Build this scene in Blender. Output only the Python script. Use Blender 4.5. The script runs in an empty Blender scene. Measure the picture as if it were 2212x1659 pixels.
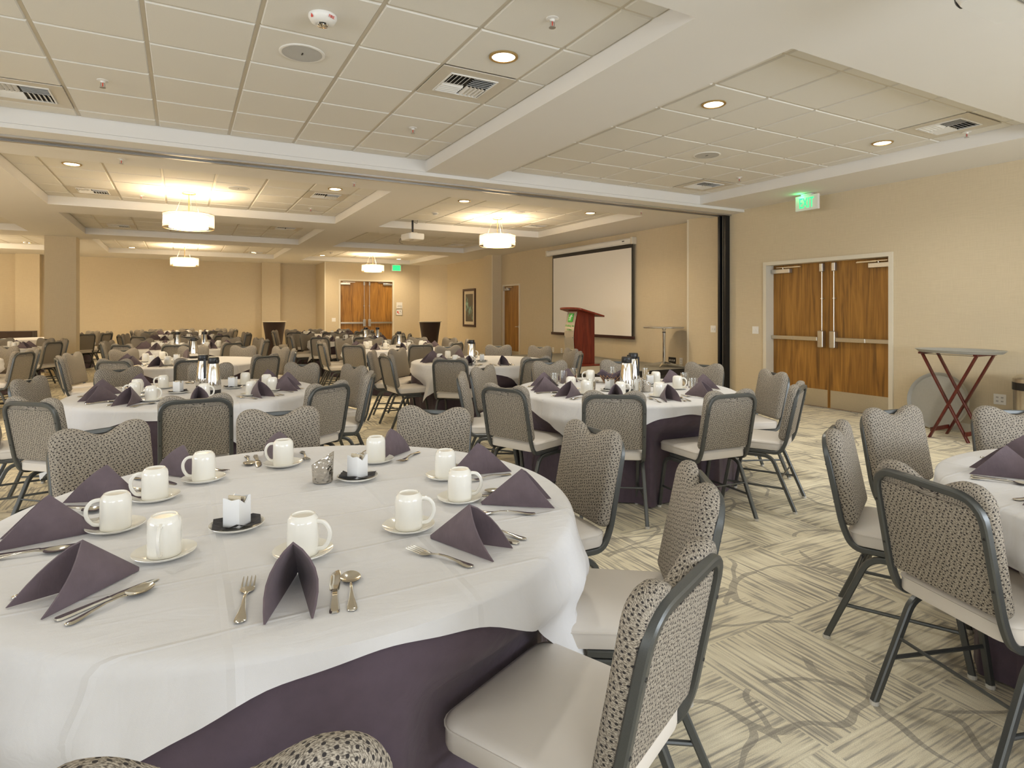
import bpy, bmesh, math, random
from mathutils import Vector, Matrix

random.seed(7)
SC = bpy.context.scene
COL = SC.collection
PI = math.pi
def R(d): return math.radians(d)

# ------------------------------------------------------------------ camera, world, lights, exposure
CAM_H = 1.44
YAW = math.atan2(712, 1297)          # the lens axis is turned right of the hall's long axis (+Y)
F_PX = 1297.0
cd = bpy.data.cameras.new('camera'); cam = bpy.data.objects.new('camera', cd); COL.objects.link(cam)
cam.location = (0, 0, CAM_H); cam.rotation_euler = (PI/2, 0, -YAW)
cd.sensor_fit = 'HORIZONTAL'; cd.sensor_width = 36.0; cd.lens = F_PX*36.0/2212.0
cd.shift_y = -157.5/2212.0; cd.clip_start = 0.02; cd.clip_end = 200
SC.camera = cam
SC.view_settings.view_transform = 'Standard'; SC.view_settings.look = 'None'
SC.view_settings.gamma = 1.0; SC.view_settings.use_curve_mapping = False
SC.view_settings.exposure = 0.58
try:
    SC.cycles.use_denoising = True
    SC.cycles.diffuse_bounces = 6; SC.cycles.max_bounces = 12; SC.cycles.transparent_max_bounces = 16
    SC.cycles.sample_clamp_indirect = 6.0; SC.cycles.caustics_reflective = False; SC.cycles.caustics_refractive = False
except Exception: pass

W = bpy.data.worlds.new('sky'); SC.world = W; W.use_nodes = True
W.node_tree.nodes['Background'].inputs[0].default_value = (0.85, 0.92, 1.0, 1)
W.node_tree.nodes['Background'].inputs[1].default_value = 0.7

def area(name, loc, rot, sx, sy, power, color):
    l = bpy.data.lights.new(name, 'AREA'); l.shape = 'RECTANGLE'; l.size = sx; l.size_y = sy
    l.energy = power; l.color = color
    o = bpy.data.objects.new(name, l); o.location = loc; o.rotation_euler = rot; COL.objects.link(o); return o
# daylight through the three windows in the wall behind the camera
WINDOWS = [(-6.6, -4.0), (-2.4, 0.2), (2.4, 7.4)]
for (a, b), pd, pu in zip(WINDOWS, (14, 12, 70), (40, 34, 150)):
    area('window_daylight', ((a+b)/2, -3.93, 1.7), (PI/2, 0, 0), b-a, 1.9, pd, (0.82, 0.90, 1.0))
    area('added_uplight', ((a+b)/2, -3.90, 1.5), (PI/2+R(38), 0, 0), b-a, 1.5, pu, (0.86, 0.92, 1.0))   # added uplight, tilted up from the window to brighten the ceiling
# daylight through the window wall on the left of the near room
area('window_daylight', (-8.45, 2.0, 1.7), (PI/2, 0, -PI/2), 6.0, 1.9, 70, (0.84, 0.91, 1.0))
area('added_uplight', (-8.42, 2.0, 1.5), (PI/2+R(38), 0, -PI/2), 6.0, 1.5, 105, (0.86, 0.92, 1.0))  # added uplight on this side too, lifting the ceiling
SPOT_W, SPOT_W_NEAR = 68.0, 52.0
WARM = (1.0, 0.80, 0.54); NEARWARM = (1.0, 0.95, 0.85)
PENDANT_STRENGTH = 30.0

# ------------------------------------------------------------------ materials
def new_mat(name):
    m = bpy.data.materials.new(name); m.use_nodes = True
    return m, m.node_tree.nodes, m.node_tree.links, m.node_tree.nodes['Principled BSDF']
def setp(p, **k):
    for a, v in k.items():
        a = a.replace('_', ' ')
        for nm in (a, a.title(), a.capitalize()):
            if nm in p.inputs: p.inputs[nm].default_value = v; break
def plain(name, col, rough=.5, metal=0., var=0.06, scale=30., bump=0., bscale=None, **k):
    """principled with a faint noise in the colour and an optional noise bump"""
    m, N, L, p = new_mat(name)
    p.inputs['Roughness'].default_value = rough; p.inputs['Metallic'].default_value = metal
    tc = N.new('ShaderNodeTexCoord'); nz = N.new('ShaderNodeTexNoise'); nz.inputs['Scale'].default_value = scale
    nz.inputs['Detail'].default_value = 3
    L.new(tc.outputs['Object'], nz.inputs['Vector'])
    mx = N.new('ShaderNodeMix'); mx.data_type = 'RGBA'
    mx.inputs[6].default_value = (*[c*(1-var) for c in col], 1); mx.inputs[7].default_value = (*[min(1, c*(1+var)) for c in col], 1)
    L.new(nz.outputs['Fac'], mx.inputs[0]); L.new(mx.outputs[2], p.inputs['Base Color'])
    if bump:
        n2 = N.new('ShaderNodeTexNoise'); n2.inputs['Scale'].default_value = bscale or scale; n2.inputs['Detail'].default_value = 4
        L.new(tc.outputs['Object'], n2.inputs['Vector'])
        b = N.new('ShaderNodeBump'); b.inputs['Strength'].default_value = bump; b.inputs['Distance'].default_value = 0.003
        L.new(n2.outputs['Fac'], b.inputs['Height']); L.new(b.outputs['Normal'], p.inputs['Normal'])
    setp(p, **k)
    return m
def emit(name, col, strength):
    m, N, L, p = new_mat(name)
    p.inputs['Base Color'].default_value = (*[min(1, c) for c in col], 1)
    p.inputs['Emission Color'].default_value = (*col, 1); p.inputs['Emission Strength'].default_value = strength
    return m
def vmath(N, L, op, a, b=None):
    n = N.new('ShaderNodeMath'); n.operation = op
    for i, v in enumerate((a, b)):
        if v is None: continue
        if isinstance(v, (int, float)): n.inputs[i].default_value = v
        else: L.new(v, n.inputs[i])
    return n.outputs[0]
def mixc(N, L, fac, a, b):
    n = N.new('ShaderNodeMix'); n.data_type = 'RGBA'
    for i, v in ((0, fac), (6, a), (7, b)):
        if isinstance(v, tuple): n.inputs[i].default_value = (*v, 1) if len(v) == 3 else v
        elif isinstance(v, (int, float)): n.inputs[i].default_value = v
        else: L.new(v, n.inputs[i])
    return n.outputs[2]
def ramp(N, L, fac, stops):
    r = N.new('ShaderNodeValToRGB'); e = r.color_ramp.elements
    while len(e) < len(stops): e.new(.5)
    for x, (p_, c) in zip(e, stops): x.position = p_; x.color = (*c, 1)
    L.new(fac, r.inputs[0]); return r.outputs[0]
def mapping(N, L, src, scale, loc=(0,0,0), rot=(0,0,0)):
    n = N.new('ShaderNodeMapping'); n.inputs['Scale'].default_value = scale; n.inputs['Location'].default_value = loc
    n.inputs['Rotation'].default_value = rot; L.new(src, n.inputs['Vector']); return n.outputs[0]
def noise(N, L, vec, scale, detail=2., dist=0.):
    n = N.new('ShaderNodeTexNoise'); n.inputs['Scale'].default_value = scale; n.inputs['Detail'].default_value = detail
    n.inputs['Distortion'].default_value = dist; L.new(vec, n.inputs['Vector']); return n.outputs['Fac']

def carpet_mat():
    m, N, L, p = new_mat('carpet'); p.inputs['Roughness'].default_value = .95
    tc = N.new('ShaderNodeTexCoord').outputs['Object']
    sep = N.new('ShaderNodeSeparateXYZ'); L.new(tc, sep.inputs[0]); X, Y = sep.outputs[0], sep.outputs[1]
    T = .62
    fx = vmath(N, L, 'FLOOR', vmath(N, L, 'DIVIDE', X, T)); fy = vmath(N, L, 'FLOOR', vmath(N, L, 'DIVIDE', Y, T))
    par = vmath(N, L, 'ABSOLUTE', vmath(N, L, 'MODULO', vmath(N, L, 'ADD', fx, fy), 2.0))
    # each tile's streaks run the other way from its neighbour's, with their own seed
    comb = N.new('ShaderNodeCombineXYZ'); L.new(X, comb.inputs[0]); L.new(Y, comb.inputs[1])
    seed = vmath(N, L, 'ADD', vmath(N, L, 'MULTIPLY', fx, 3.17), vmath(N, L, 'MULTIPLY', fy, 7.31)); L.new(seed, comb.inputs[2])
    va = mapping(N, L, comb.outputs[0], (2.8, 72, 1)); vb = mapping(N, L, comb.outputs[0], (72, 2.8, 1))
    na = noise(N, L, va, 1.0, 5.0); nb = noise(N, L, vb, 1.0, 5.0)
    def pick(a, b):
        n = N.new('ShaderNodeMix'); n.data_type = 'FLOAT'; L.new(par, n.inputs[0]); L.new(a, n.inputs[2]); L.new(b, n.inputs[3]); return n.outputs[0]
    streak = pick(na, nb)
    patch = noise(N, L, tc, 4.5, 3.0, .6)
    s2 = vmath(N, L, 'ADD', vmath(N, L, 'MULTIPLY', streak, .8), vmath(N, L, 'MULTIPLY', patch, .35))
    c = ramp(N, L, s2, [(.38, (.31, .285, .242)), (.50, (.50, .46, .37)), (.57, (.76, .695, .53)), (.76, (.93, .87, .69))])
    # thin dark arcs like vines wandering over the streaks
    dn = N.new('ShaderNodeTexNoise'); dn.inputs['Scale'].default_value = 1.5; L.new(tc, dn.inputs['Vector'])
    add = N.new('ShaderNodeMixRGB'); add.blend_type = 'ADD'; add.inputs[0].default_value = .55
    L.new(tc, add.inputs[1]); L.new(dn.outputs['Color'], add.inputs[2])
    lines = None
    for sc_, r0, w in ((1.25, .47, .0125), (.95, .38, .0125)):
        v = N.new('ShaderNodeTexVoronoi'); v.voronoi_dimensions = '2D'; v.inputs['Scale'].default_value = sc_
        L.new(mapping(N, L, add.outputs[0], (1, 1, 1), (sc_*3.3, r0*9, 0)), v.inputs['Vector'])
        d = vmath(N, L, 'ABSOLUTE', vmath(N, L, 'SUBTRACT', v.outputs['Distance'], r0))
        k = vmath(N, L, 'LESS_THAN', d, w*sc_)
        lines = k if lines is None else vmath(N, L, 'MAXIMUM', lines, k)
    brk = vmath(N, L, 'GREATER_THAN', noise(N, L, tc, 2.2, 1.0), .43)
    fine = noise(N, L, mapping(N, L, tc, (1, 1, 1)), 160, 2.0)
    lf = vmath(N, L, 'MULTIPLY', vmath(N, L, 'MULTIPLY', lines, brk), vmath(N, L, 'MULTIPLY', vmath(N, L, 'ADD', vmath(N, L, 'MULTIPLY', fine, .6), .35), vmath(N, L, 'SUBTRACT', 1.5, streak)))
    c = mixc(N, L, lf, c, (.29, .265, .225))
    g = vmath(N, L, 'ADD', vmath(N, L, 'MULTIPLY', noise(N, L, tc, 420, 2.0), 1.0), .5)
    c2 = N.new('ShaderNodeMixRGB'); c2.blend_type = 'MULTIPLY'; c2.inputs[0].default_value = 1.0
    gg = N.new('ShaderNodeCombineColor'); [L.new(g, gg.inputs[i]) for i in range(3)]
    L.new(c, c2.inputs[1]); L.new(gg.outputs[0], c2.inputs[2]); L.new(c2.outputs[0], p.inputs['Base Color'])
    b = N.new('ShaderNodeBump'); b.inputs['Strength'].default_value = .35; b.inputs['Distance'].default_value = .004
    L.new(noise(N, L, tc, 300, 3.0), b.inputs['Height']); L.new(b.outputs['Normal'], p.inputs['Normal'])
    return m
def fabric_mat():
    m, N, L, p = new_mat('dotted_fabric'); p.inputs['Roughness'].default_value = .9
    uvn = N.new('ShaderNodeUVMap'); uvn.uv_map = 'UVMap'; uv = uvn.outputs[0]
    v = N.new('ShaderNodeTexVoronoi'); v.voronoi_dimensions = '2D'; v.inputs['Scale'].default_value = 1.0; v.inputs['Randomness'].default_value = .42
    L.new(mapping(N, L, uv, (60, 80, 1), rot=(0, 0, .35)), v.inputs['Vector'])
    dot = vmath(N, L, 'LESS_THAN', v.outputs['Distance'], .215)
    n1 = noise(N, L, mapping(N, L, uv, (170, 480, 1), rot=(0, 0, .2)), 1.0, 2.0)
    base = ramp(N, L, n1, [(.38, (.10, .085, .07)), (.47, (.26, .228, .185)), (.62, (.48, .43, .355))])
    c = mixc(N, L, dot, base, (.032, .027, .026))
    L.new(c, p.inputs['Base Color'])
    b = N.new('ShaderNodeBump'); b.inputs['Strength'].default_value = .25; b.inputs['Distance'].default_value = .002
    L.new(n1, b.inputs['Height']); L.new(b.outputs['Normal'], p.inputs['Normal'])
    return m
def wood_mat(name, dark, mid, light, axis=2, scale=1.0, rough=.42):
    m, N, L, p = new_mat(name); p.inputs['Roughness'].default_value = rough
    tc = N.new('ShaderNodeTexCoord').outputs['Object']
    sc = [7*scale]*3; sc[axis] = .55*scale
    v = mapping(N, L, tc, tuple(sc))
    a = noise(N, L, v, 1.6, 5.0, 1.3)
    sc2 = [95*scale]*3; sc2[axis] = 2.5*scale
    f = noise(N, L, mapping(N, L, tc, tuple(sc2)), 1.0, 2.0)
    s = vmath(N, L, 'ADD', vmath(N, L, 'MULTIPLY', a, .72), vmath(N, L, 'MULTIPLY', f, .32))
    L.new(ramp(N, L, s, [(.33, dark), (.5, mid), (.68, light)]), p.inputs['Base Color'])
    return m
def wall_mat():
    m, N, L, p = new_mat('wallcovering'); p.inputs['Roughness'].default_value = .75
    tc = N.new('ShaderNodeTexCoord').outputs['Object']
    a = noise(N, L, mapping(N, L, tc, (260, 260, 6)), 1.0, 2.0); b_ = noise(N, L, mapping(N, L, tc, (8, 8, 300)), 1.0, 2.0)
    s = vmath(N, L, 'ADD', vmath(N, L, 'MULTIPLY', a, .5), vmath(N, L, 'MULTIPLY', b_, .5))
    L.new(ramp(N, L, s, [(.3, (.53, .447, .307)), (.7, (.62, .53, .375))]), p.inputs['Base Color'])
    b = N.new('ShaderNodeBump'); b.inputs['Strength'].default_value = .12; b.inputs['Distance'].default_value = .002
    L.new(s, b.inputs['Height']); L.new(b.outputs['Normal'], p.inputs['Normal'])
    return m
def cloth_mat(name, col, bump=.25, scale=7.0, var=.03, crease=0.):
    m, N, L, p = new_mat(name); p.inputs['Roughness'].default_value = .82
    try: p.inputs['Sheen Weight'].default_value = .12
    except Exception: pass
    tc = N.new('ShaderNodeTexCoord').outputs['Object']
    w = noise(N, L, mapping(N, L, tc, (1.0, 3.2, 1.0), rot=(0, 0, .5)), scale, 4.0, .6)
    f = noise(N, L, tc, 900, 1.0)
    L.new(ramp(N, L, noise(N, L, tc, 25, 3.0), [(.3, tuple(c*(1-var) for c in col)), (.7, tuple(min(1, c*(1+var)) for c in col))]), p.inputs['Base Color'])
    h = vmath(N, L, 'ADD', w, vmath(N, L, 'MULTIPLY', f, .04))
    if crease:
        wob = N.new('ShaderNodeMixRGB'); wob.blend_type = 'ADD'; wob.inputs[0].default_value = .03
        nn = N.new('ShaderNodeTexNoise'); nn.inputs['Scale'].default_value = 2.0; L.new(tc, nn.inputs['Vector']); L.new(tc, wob.inputs[1]); L.new(nn.outputs['Color'], wob.inputs[2])
        sp_ = N.new('ShaderNodeSeparateXYZ'); L.new(wob.outputs[0], sp_.inputs[0])
        for ax, pd_ in ((1, .31), (0, .52)):
            u = vmath(N, L, 'ABSOLUTE', vmath(N, L, 'SUBTRACT', vmath(N, L, 'FRACT', vmath(N, L, 'DIVIDE', sp_.outputs[ax], pd_)), .5))
            h = vmath(N, L, 'ADD', h, vmath(N, L, 'MULTIPLY', vmath(N, L, 'MAXIMUM', vmath(N, L, 'SUBTRACT', .03, u), 0.0), crease))
    b = N.new('ShaderNodeBump'); b.inputs['Strength'].default_value = bump; b.inputs['Distance'].default_value = .02
    L.new(h, b.inputs['Height']); L.new(b.outputs['Normal'], p.inputs['Normal'])
    return m
def hammered_mat():
    m, N, L, p = new_mat('hammered_steel'); p.inputs['Metallic'].default_value = 1; p.inputs['Roughness'].default_value = .2
    p.inputs['Base Color'].default_value = (.62, .58, .52, 1)
    tc = N.new('ShaderNodeTexCoord').outputs['Object']
    v = N.new('ShaderNodeTexVoronoi'); v.inputs['Scale'].default_value = 95; L.new(tc, v.inputs['Vector'])
    b = N.new('ShaderNodeBump'); b.inputs['Strength'].default_value = .8; b.inputs['Distance'].default_value = .004
    L.new(v.outputs['Distance'], b.inputs['Height']); L.new(b.outputs['Normal'], p.inputs['Normal'])
    return m
def sheer_mat():
    m, N, L, p = new_mat('sheer_shade')
    out = [n for n in N if n.type == 'OUTPUT_MATERIAL'][0]
    t = N.new('ShaderNodeBsdfTransparent'); t.inputs[0].default_value = (1, .93, .82, 1)
    d = N.new('ShaderNodeBsdfTranslucent'); d.inputs[0].default_value = (.95, .85, .7, 1)
    mx = N.new('ShaderNodeMixShader'); mx.inputs[0].default_value = .20
    L.new(t.outputs[0], mx.inputs[1]); L.new(d.outputs[0], mx.inputs[2]); L.new(mx.outputs[0], out.inputs[0])
    return m
def art_mat():
    m, N, L, p = new_mat('abstract_print'); p.inputs['Roughness'].default_value = .3
    tc = N.new('ShaderNodeTexCoord').outputs['Object']
    sep = N.new('ShaderNodeSeparateXYZ'); L.new(tc, sep.inputs[0])
    d = vmath(N, L, 'ABSOLUTE', vmath(N, L, 'ADD', sep.outputs[2], vmath(N, L, 'MULTIPLY', sep.outputs[1], -.45)))
    near = vmath(N, L, 'SUBTRACT', 1.0, vmath(N, L, 'MULTIPLY', d, 4.0))
    n = vmath(N, L, 'ADD', noise(N, L, mapping(N, L, tc, (9, 9, 5)), 1.0, 5.0, .8), vmath(N, L, 'MULTIPLY', near, .17))
    L.new(ramp(N, L, n, [(.55, (.075, .065, .045)), (.66, (.10, .22, .19)), (.78, (.30, .52, .45))]), p.inputs['Base Color'])
    return m

M = {}
M['carpet'] = carpet_mat()
M['fabric'] = fabric_mat()
M['wall'] = wall_mat()
M['paint'] = plain('ceiling_paint', (.74, .722, .69), .8, var=.012, scale=3)
M['trimpaint'] = plain('trim_paint', (.66, .61, .50), .55, var=.02)
M['tile'] = plain('acoustic_tile', (.72, .70, .65), .95, var=.05, scale=240, bump=.25, bscale=260)
M['grid'] = plain('grid_metal', (.60, .555, .47), .5, var=.01)
M['white_plastic'] = plain('white_plastic', (.78, .77, .74), .35, var=.01)
M['grey_grille'] = plain('speaker_grille', (.47, .47, .46), .55, var=.05, scale=400)
M['dark_void'] = plain('duct_dark', (.02, .018, .015), .8)
M['black'] = plain('black_plastic', (.014, .013, .013), .35)
M['black_gloss'] = plain('black_anodised', (.012, .012, .014), .3, .3)
M['steel'] = plain('brushed_steel', (.62, .58, .50), .28, 1.0, var=.08, scale=60)
M['aluminium'] = plain('aluminium', (.55, .54, .52), .3, .9)
M['chrome'] = plain('chrome', (.80, .79, .77), .06, 1.0, var=.01)
M['cutlery'] = plain('stainless_flatware', (.70, .67, .60), .12, 1.0, var=.02)
M['frame'] = plain('hammertone_charcoal', (.105, .11, .108), .36, .55, var=.25, scale=700)
M['vinyl'] = plain('grey_vinyl', (.70, .655, .60), .42, var=.03, scale=12, bump=.06, bscale=350)
M['glide'] = plain('clear_glide', (.62, .60, .55), .25)
M['oak'] = wood_mat('oak_veneer', (.13, .058, .009), (.275, .125, .0185), (.42, .205, .036))
M['mahogany'] = wood_mat('red_mahogany', (.10, .012, .006), (.17, .022, .009), (.24, .036, .014), 2, 1.5, .3)
M['dark_wood'] = wood_mat('dark_red_wood', (.045, .005, .003), (.085, .010, .006), (.13, .018, .009), 2, 3.0, .3)
M['white_cloth'] = cloth_mat('white_linen', (.715, .712, .722), .40, 4.0, .01, 12.0)
M['plum_cloth'] = cloth_mat('plum_linen', (.088, .062, .084), .25, 9.0, .08)
M['napkin'] = cloth_mat('plum_napkin', (.125, .092, .106), .10, 22.0, .10)
M['brown_cloth'] = cloth_mat('dark_brown_cloth', (.030, .014, .008), .2, 8.0, .1)
M['china'] = plain('white_china', (.84, .82, .755), .12, var=.01, coat_weight=.4)
M['china_cool'] = plain('white_porcelain', (.82, .83, .84), .25, var=.01)
M['paper_dark'] = plain('black_paper', (.045, .042, .044), .8)
M['packet'] = plain('sugar_packets', (.12, .10, .09), .7, var=.4, scale=90)
M['hammered'] = hammered_mat()
M['sheer'] = sheer_mat()
M['lamp'] = emit('lit_diffuser', (1.0, .80, .52), PENDANT_STRENGTH)
M['diffuser'] = emit('lit_shade', (1.0, .84, .60), 13.0)
M['downlamp'] = emit('lit_downlight', (1.0, .88, .66), 9.0)
M['gold'] = plain('brass', (.66, .49, .24), .3, 1.0)
M['green_led'] = emit('green_letters', (.03, .9, .25), .85)
M['green_dark'] = emit('green_panel', (.02, .55, .12), .8)
M['red'] = plain('red_print', (.62, .05, .03), .5)
M['screen'] = plain('projection_cloth', (.80, .77, .72), .8, var=.01)
M['green_logo'] = plain('green_logo', (.06, .42, .05), .4, var=.15, scale=9)
M['green_text'] = plain('green_lettering', (.10, .33, .06), .5)
M['white_ink'] = plain('white_ink', (.85, .85, .80), .5)
M['grey_ink'] = plain('grey_ink', (.25, .24, .22), .6)
M['stage_carpet'] = plain('stage_carpet', (.26, .245, .205), .95, var=.15, scale=150)
M['tray'] = plain('grey_tray', (.33, .325, .295), .5, var=.06, scale=40)
M['frame_wood'] = plain('espresso_frame', (.040, .012, .010), .35)
M['mat_board'] = plain('mat_board', (.62, .54, .40), .8)
M['art'] = art_mat()
M['wicker'] = plain('wicker', (.45, .25, .12), .6, var=.2, scale=80)
g, gN, gL, gp = new_mat('clear_glass'); gp.inputs['Transmission Weight'].default_value = 1.0
gp.inputs['Roughness'].default_value = .0; gp.inputs['IOR'].default_value = 1.45; gp.inputs['Base Color'].default_value = (.97, .98, .97, 1)
M['glass'] = g
g, gN, gL, gp = new_mat('frosted_acrylic'); gp.inputs['Base Color'].default_value = (.46, .41, .33, 1)
gp.inputs['Roughness'].default_value = .22; gp.inputs['Metallic'].default_value = .35
M['acrylic'] = g

# ------------------------------------------------------------------ mesh helpers
class MB:
    def __init__(s): s.v = []; s.f = []; s.uv = None
    def add(s, v, f):
        o = len(s.v); s.v += [tuple(p) for p in v]; s.f += [tuple(i+o for i in q) for q in f]; return s
    def box(s, a, b, bev=0.):
        (x0, y0, z0), (x1, y1, z1) = [tuple(min(p, q) for p, q in zip(a, b)), tuple(max(p, q) for p, q in zip(a, b))]
        if bev <= 0:
            v = [(x0,y0,z0),(x1,y0,z0),(x1,y1,z0),(x0,y1,z0),(x0,y0,z1),(x1,y0,z1),(x1,y1,z1),(x0,y1,z1)]
            return s.add(v, [(3,2,1,0),(4,5,6,7),(0,1,5,4),(1,2,6,5),(2,3,7,6),(3,0,4,7)])
        bm = bmesh.new(); bmesh.ops.create_cube(bm, size=1.0)
        for q in bm.verts: q.co = Vector(((x0+x1)/2+q.co.x*(x1-x0), (y0+y1)/2+q.co.y*(y1-y0), (z0+z1)/2+q.co.z*(z1-z0)))
        bmesh.ops.bevel(bm, geom=list(bm.edges), offset=bev, segments=2, affect='EDGES', profile=.5)
        return s.bm(bm)
    def bm(s, bm):
        bm.verts.index_update(); s.add([q.co[:] for q in bm.verts], [[q.index for q in f.verts] for f in bm.faces]); bm.free(); return s
    def lathe(s, prof, n=24, c=(0,0,0), cap=False):
        v = []; f = []; m = len(prof)
        for i in range(n):
            a = 2*PI*i/n
            for r, z in prof: v.append((c[0]+r*math.cos(a), c[1]+r*math.sin(a), c[2]+z))
        for i in range(n):
            j = (i+1) % n
            for k in range(m-1): f.append((i*m+k, j*m+k, j*m+k+1, i*m+k+1))
        if cap:
            f.append(tuple(i*m for i in reversed(range(n)))); f.append(tuple(i*m+m-1 for i in range(n)))
        return s.add(v, f)
    def tube(s, path, r, n=8, closed=False, sq=None, up=None):
        """sweep; sq=(w,h) gives a bevelled rectangular section"""
        P = [Vector(p) for p in path]; m = len(P)
        if sq:
            w, h = sq[0]/2, sq[1]/2; c = min(w, h)*.35
            sec = [(w, h-c), (w-c, h), (-w+c, h), (-w, h-c), (-w, -h+c), (-w+c, -h), (w-c, -h), (w, -h+c)]
        else: sec = [(r*math.cos(2*PI*i/n), r*math.sin(2*PI*i/n)) for i in range(n)]
        k = len(sec); v = []; f = []; prev = None
        for i in range(m):
            if closed: t = (P[(i+1) % m]-P[i-1])
            else: t = P[min(i+1, m-1)]-P[max(i-1, 0)]
            t.normalize()
            if up is not None: x = Vector(up).cross(t)
            elif prev is None: x = (Vector((0, 0, 1)) if abs(t.z) < .9 else Vector((0, 1, 0))).cross(t)
            else: x = prev - t*prev.dot(t)
            x.normalize(); y = t.cross(x); prev = x
            # keep the section width through mitred corners
            sc = 1.0
            if 0 < i < m-1 or closed:
                a = (P[i]-P[i-1]).normalized(); sc = 1/max(.6, abs(a.dot(t)))
            for q in sec: v.append(tuple(P[i]+(x*q[0]+y*q[1])*sc))
        rng = m if closed else m-1
        for i in range(rng):
            j = (i+1) % m
            for q in range(k): f.append((i*k+q, i*k+(q+1) % k, j*k+(q+1) % k, j*k+q))
        if not closed:
            f.append(tuple(reversed(range(k)))); f.append(tuple((m-1)*k+q for q in range(k)))
        return s.add(v, f)
    def loft(s, rings, cap0=True, cap1=True):
        k = len(rings[0]); v = [p for r in rings for p in r]; f = []
        for i in range(len(rings)-1):
            for q in range(k): f.append((i*k+q, i*k+(q+1) % k, (i+1)*k+(q+1) % k, (i+1)*k+q))
        if cap0: f.append(tuple(reversed(range(k))))
        if cap1: f.append(tuple((len(rings)-1)*k+q for q in range(k)))
        return s.add(v, f)
    def prism(s, pts, z0, z1): return s.loft([[(x, y, z0) for x, y in pts], [(x, y, z1) for x, y in pts]])
    def xf(s, m, start=0):
        for i in range(start, len(s.v)): s.v[i] = tuple(m @ Vector(s.v[i]))
        return s
    def mesh(s, name, mat, smooth=None):
        me = bpy.data.meshes.new(name); me.from_pydata(s.v, [], s.f); me.update()
        if s.uv:
            lay = me.uv_layers.new(name='UVMap'); vi = [0]*len(me.loops); me.loops.foreach_get('vertex_index', vi)
            lay.data.foreach_set('uv', [c for i in vi for c in s.uv[i]])
        if mat: me.materials.append(M[mat] if isinstance(mat, str) else mat)
        if smooth is not None:
            me.polygons.foreach_set('use_smooth', [True]*len(me.polygons))
            try: me.set_sharp_from_angle(angle=R(smooth))
            except Exception: pass
        return me
    def build(s, name, mat, parent=None, smooth=None, loc=(0,0,0), rz=0.):
        return link(name, s.mesh(name, mat, smooth), parent, loc, rz)
def link(name, me, parent=None, loc=(0,0,0), rz=0.):
    o = bpy.data.objects.new(name, me); COL.objects.link(o); o.location = loc; o.rotation_euler = (0, 0, rz)
    if parent: o.parent = parent
    return o
def empty(name, loc=(0,0,0), rz=0.):
    o = bpy.data.objects.new(name, None); COL.objects.link(o); o.location = loc; o.rotation_euler = (0, 0, rz)
    o.empty_display_size = .1; return o
def tag(o, label, cat, group=None):
    o['label'] = label; o['category'] = cat
    if group: o['group'] = group
    return o
def struct(o): o['kind'] = 'structure'; return o
KIDS = {}
def kids(o):
    if o.name not in KIDS: KIDS[o.name] = [c for c in bpy.data.objects if c.parent == o]
    return KIDS[o.name]
def dup(src, loc, rz=0., skip=()):
    """a copy of a thing with copies of its parts and sub-parts"""
    r = src.copy(); COL.objects.link(r); r.location = loc; r.rotation_euler = (0, 0, rz)
    for ch in kids(src):
        c = ch.copy(); COL.objects.link(c); c.parent = r
        for g_ in kids(ch):
            if g_.name.split('.')[0] in skip: continue
            d = g_.copy(); COL.objects.link(d); d.parent = c
    return r
def text_mb(s, size, depth=.003, cx=True, font_scale=1.0):
    cu = bpy.data.curves.new('lettering', 'FONT'); cu.body = s; cu.size = size; cu.extrude = depth/2
    cu.align_x = 'CENTER'; cu.align_y = 'CENTER'; cu.resolution_u = 2
    o = bpy.data.objects.new('lettering', cu); COL.objects.link(o)
    dg = bpy.context.evaluated_depsgraph_get(); me = bpy.data.meshes.new_from_object(o.evaluated_get(dg))
    mb = MB(); mb.add([v.co[:] for v in me.vertices], [tuple(p.vertices) for p in me.polygons])
    bpy.data.objects.remove(o); bpy.data.curves.remove(cu); bpy.data.meshes.remove(me); return mb
FACE_NX = Matrix(((0, 0, -1, 0), (-1, 0, 0, 0), (0, 1, 0, 0), (0, 0, 0, 1)))   # local xy -> a plate facing -X
FACE_NY = Matrix(((1, 0, 0, 0), (0, 0, -1, 0), (0, 1, 0, 0), (0, 0, 0, 1)))    # local xy -> a plate facing -Y
def at(m, x, y, z): return Matrix.Translation((x, y, z)) @ m
def proj(X, Y, Z):
    S, C = math.sin(YAW), math.cos(YAW); zc = X*S+Y*C; xc = X*C-Y*S
    if zc < .05: return None
    return (1106+F_PX*xc/zc, 672-F_PX*(Z-CAM_H)/zc, zc)
def arc(c, r, a0, a1, n, plane='yz', x=0.):
    out = []
    for i in range(n+1):
        a = R(a0+(a1-a0)*i/n); u, w = c[0]+r*math.cos(a), c[1]+r*math.sin(a)
        out.append((x, u, w) if plane == 'yz' else (u, x, w) if plane == 'xz' else (u, w, x))
    return out
def fillet(pts, r, n=5):
    """round the inner corners of a 3-D polyline"""
    P = [Vector(p) for p in pts]; out = [P[0]]
    for i in range(1, len(P)-1):
        rr = r[i-1] if isinstance(r, (list, tuple)) else r
        a = (P[i-1]-P[i]); b = (P[i+1]-P[i]); la, lb = a.length, b.length; a.normalize(); b.normalize()
        d = min(rr, la*.49, lb*.49); p0 = P[i]+a*d; p1 = P[i]+b*d
        for k in range(n+1):
            t = k/n; out.append((1-t)**2*p0+2*t*(1-t)*P[i]+t*t*p1)
    out.append(P[-1]); return [tuple(p) for p in out]
def rrect(w, d, r, n=5, c=(0, 0)):
    pts = []
    for sx, sy, a0 in ((1, 1, 0), (-1, 1, 90), (-1, -1, 180), (1, -1, 270)):
        for k in range(n+1):
            a = R(a0+90*k/n); pts.append((c[0]+sx*(w/2-r)+r*math.cos(a), c[1]+sy*(d/2-r)+r*math.sin(a)))
    return pts
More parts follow.
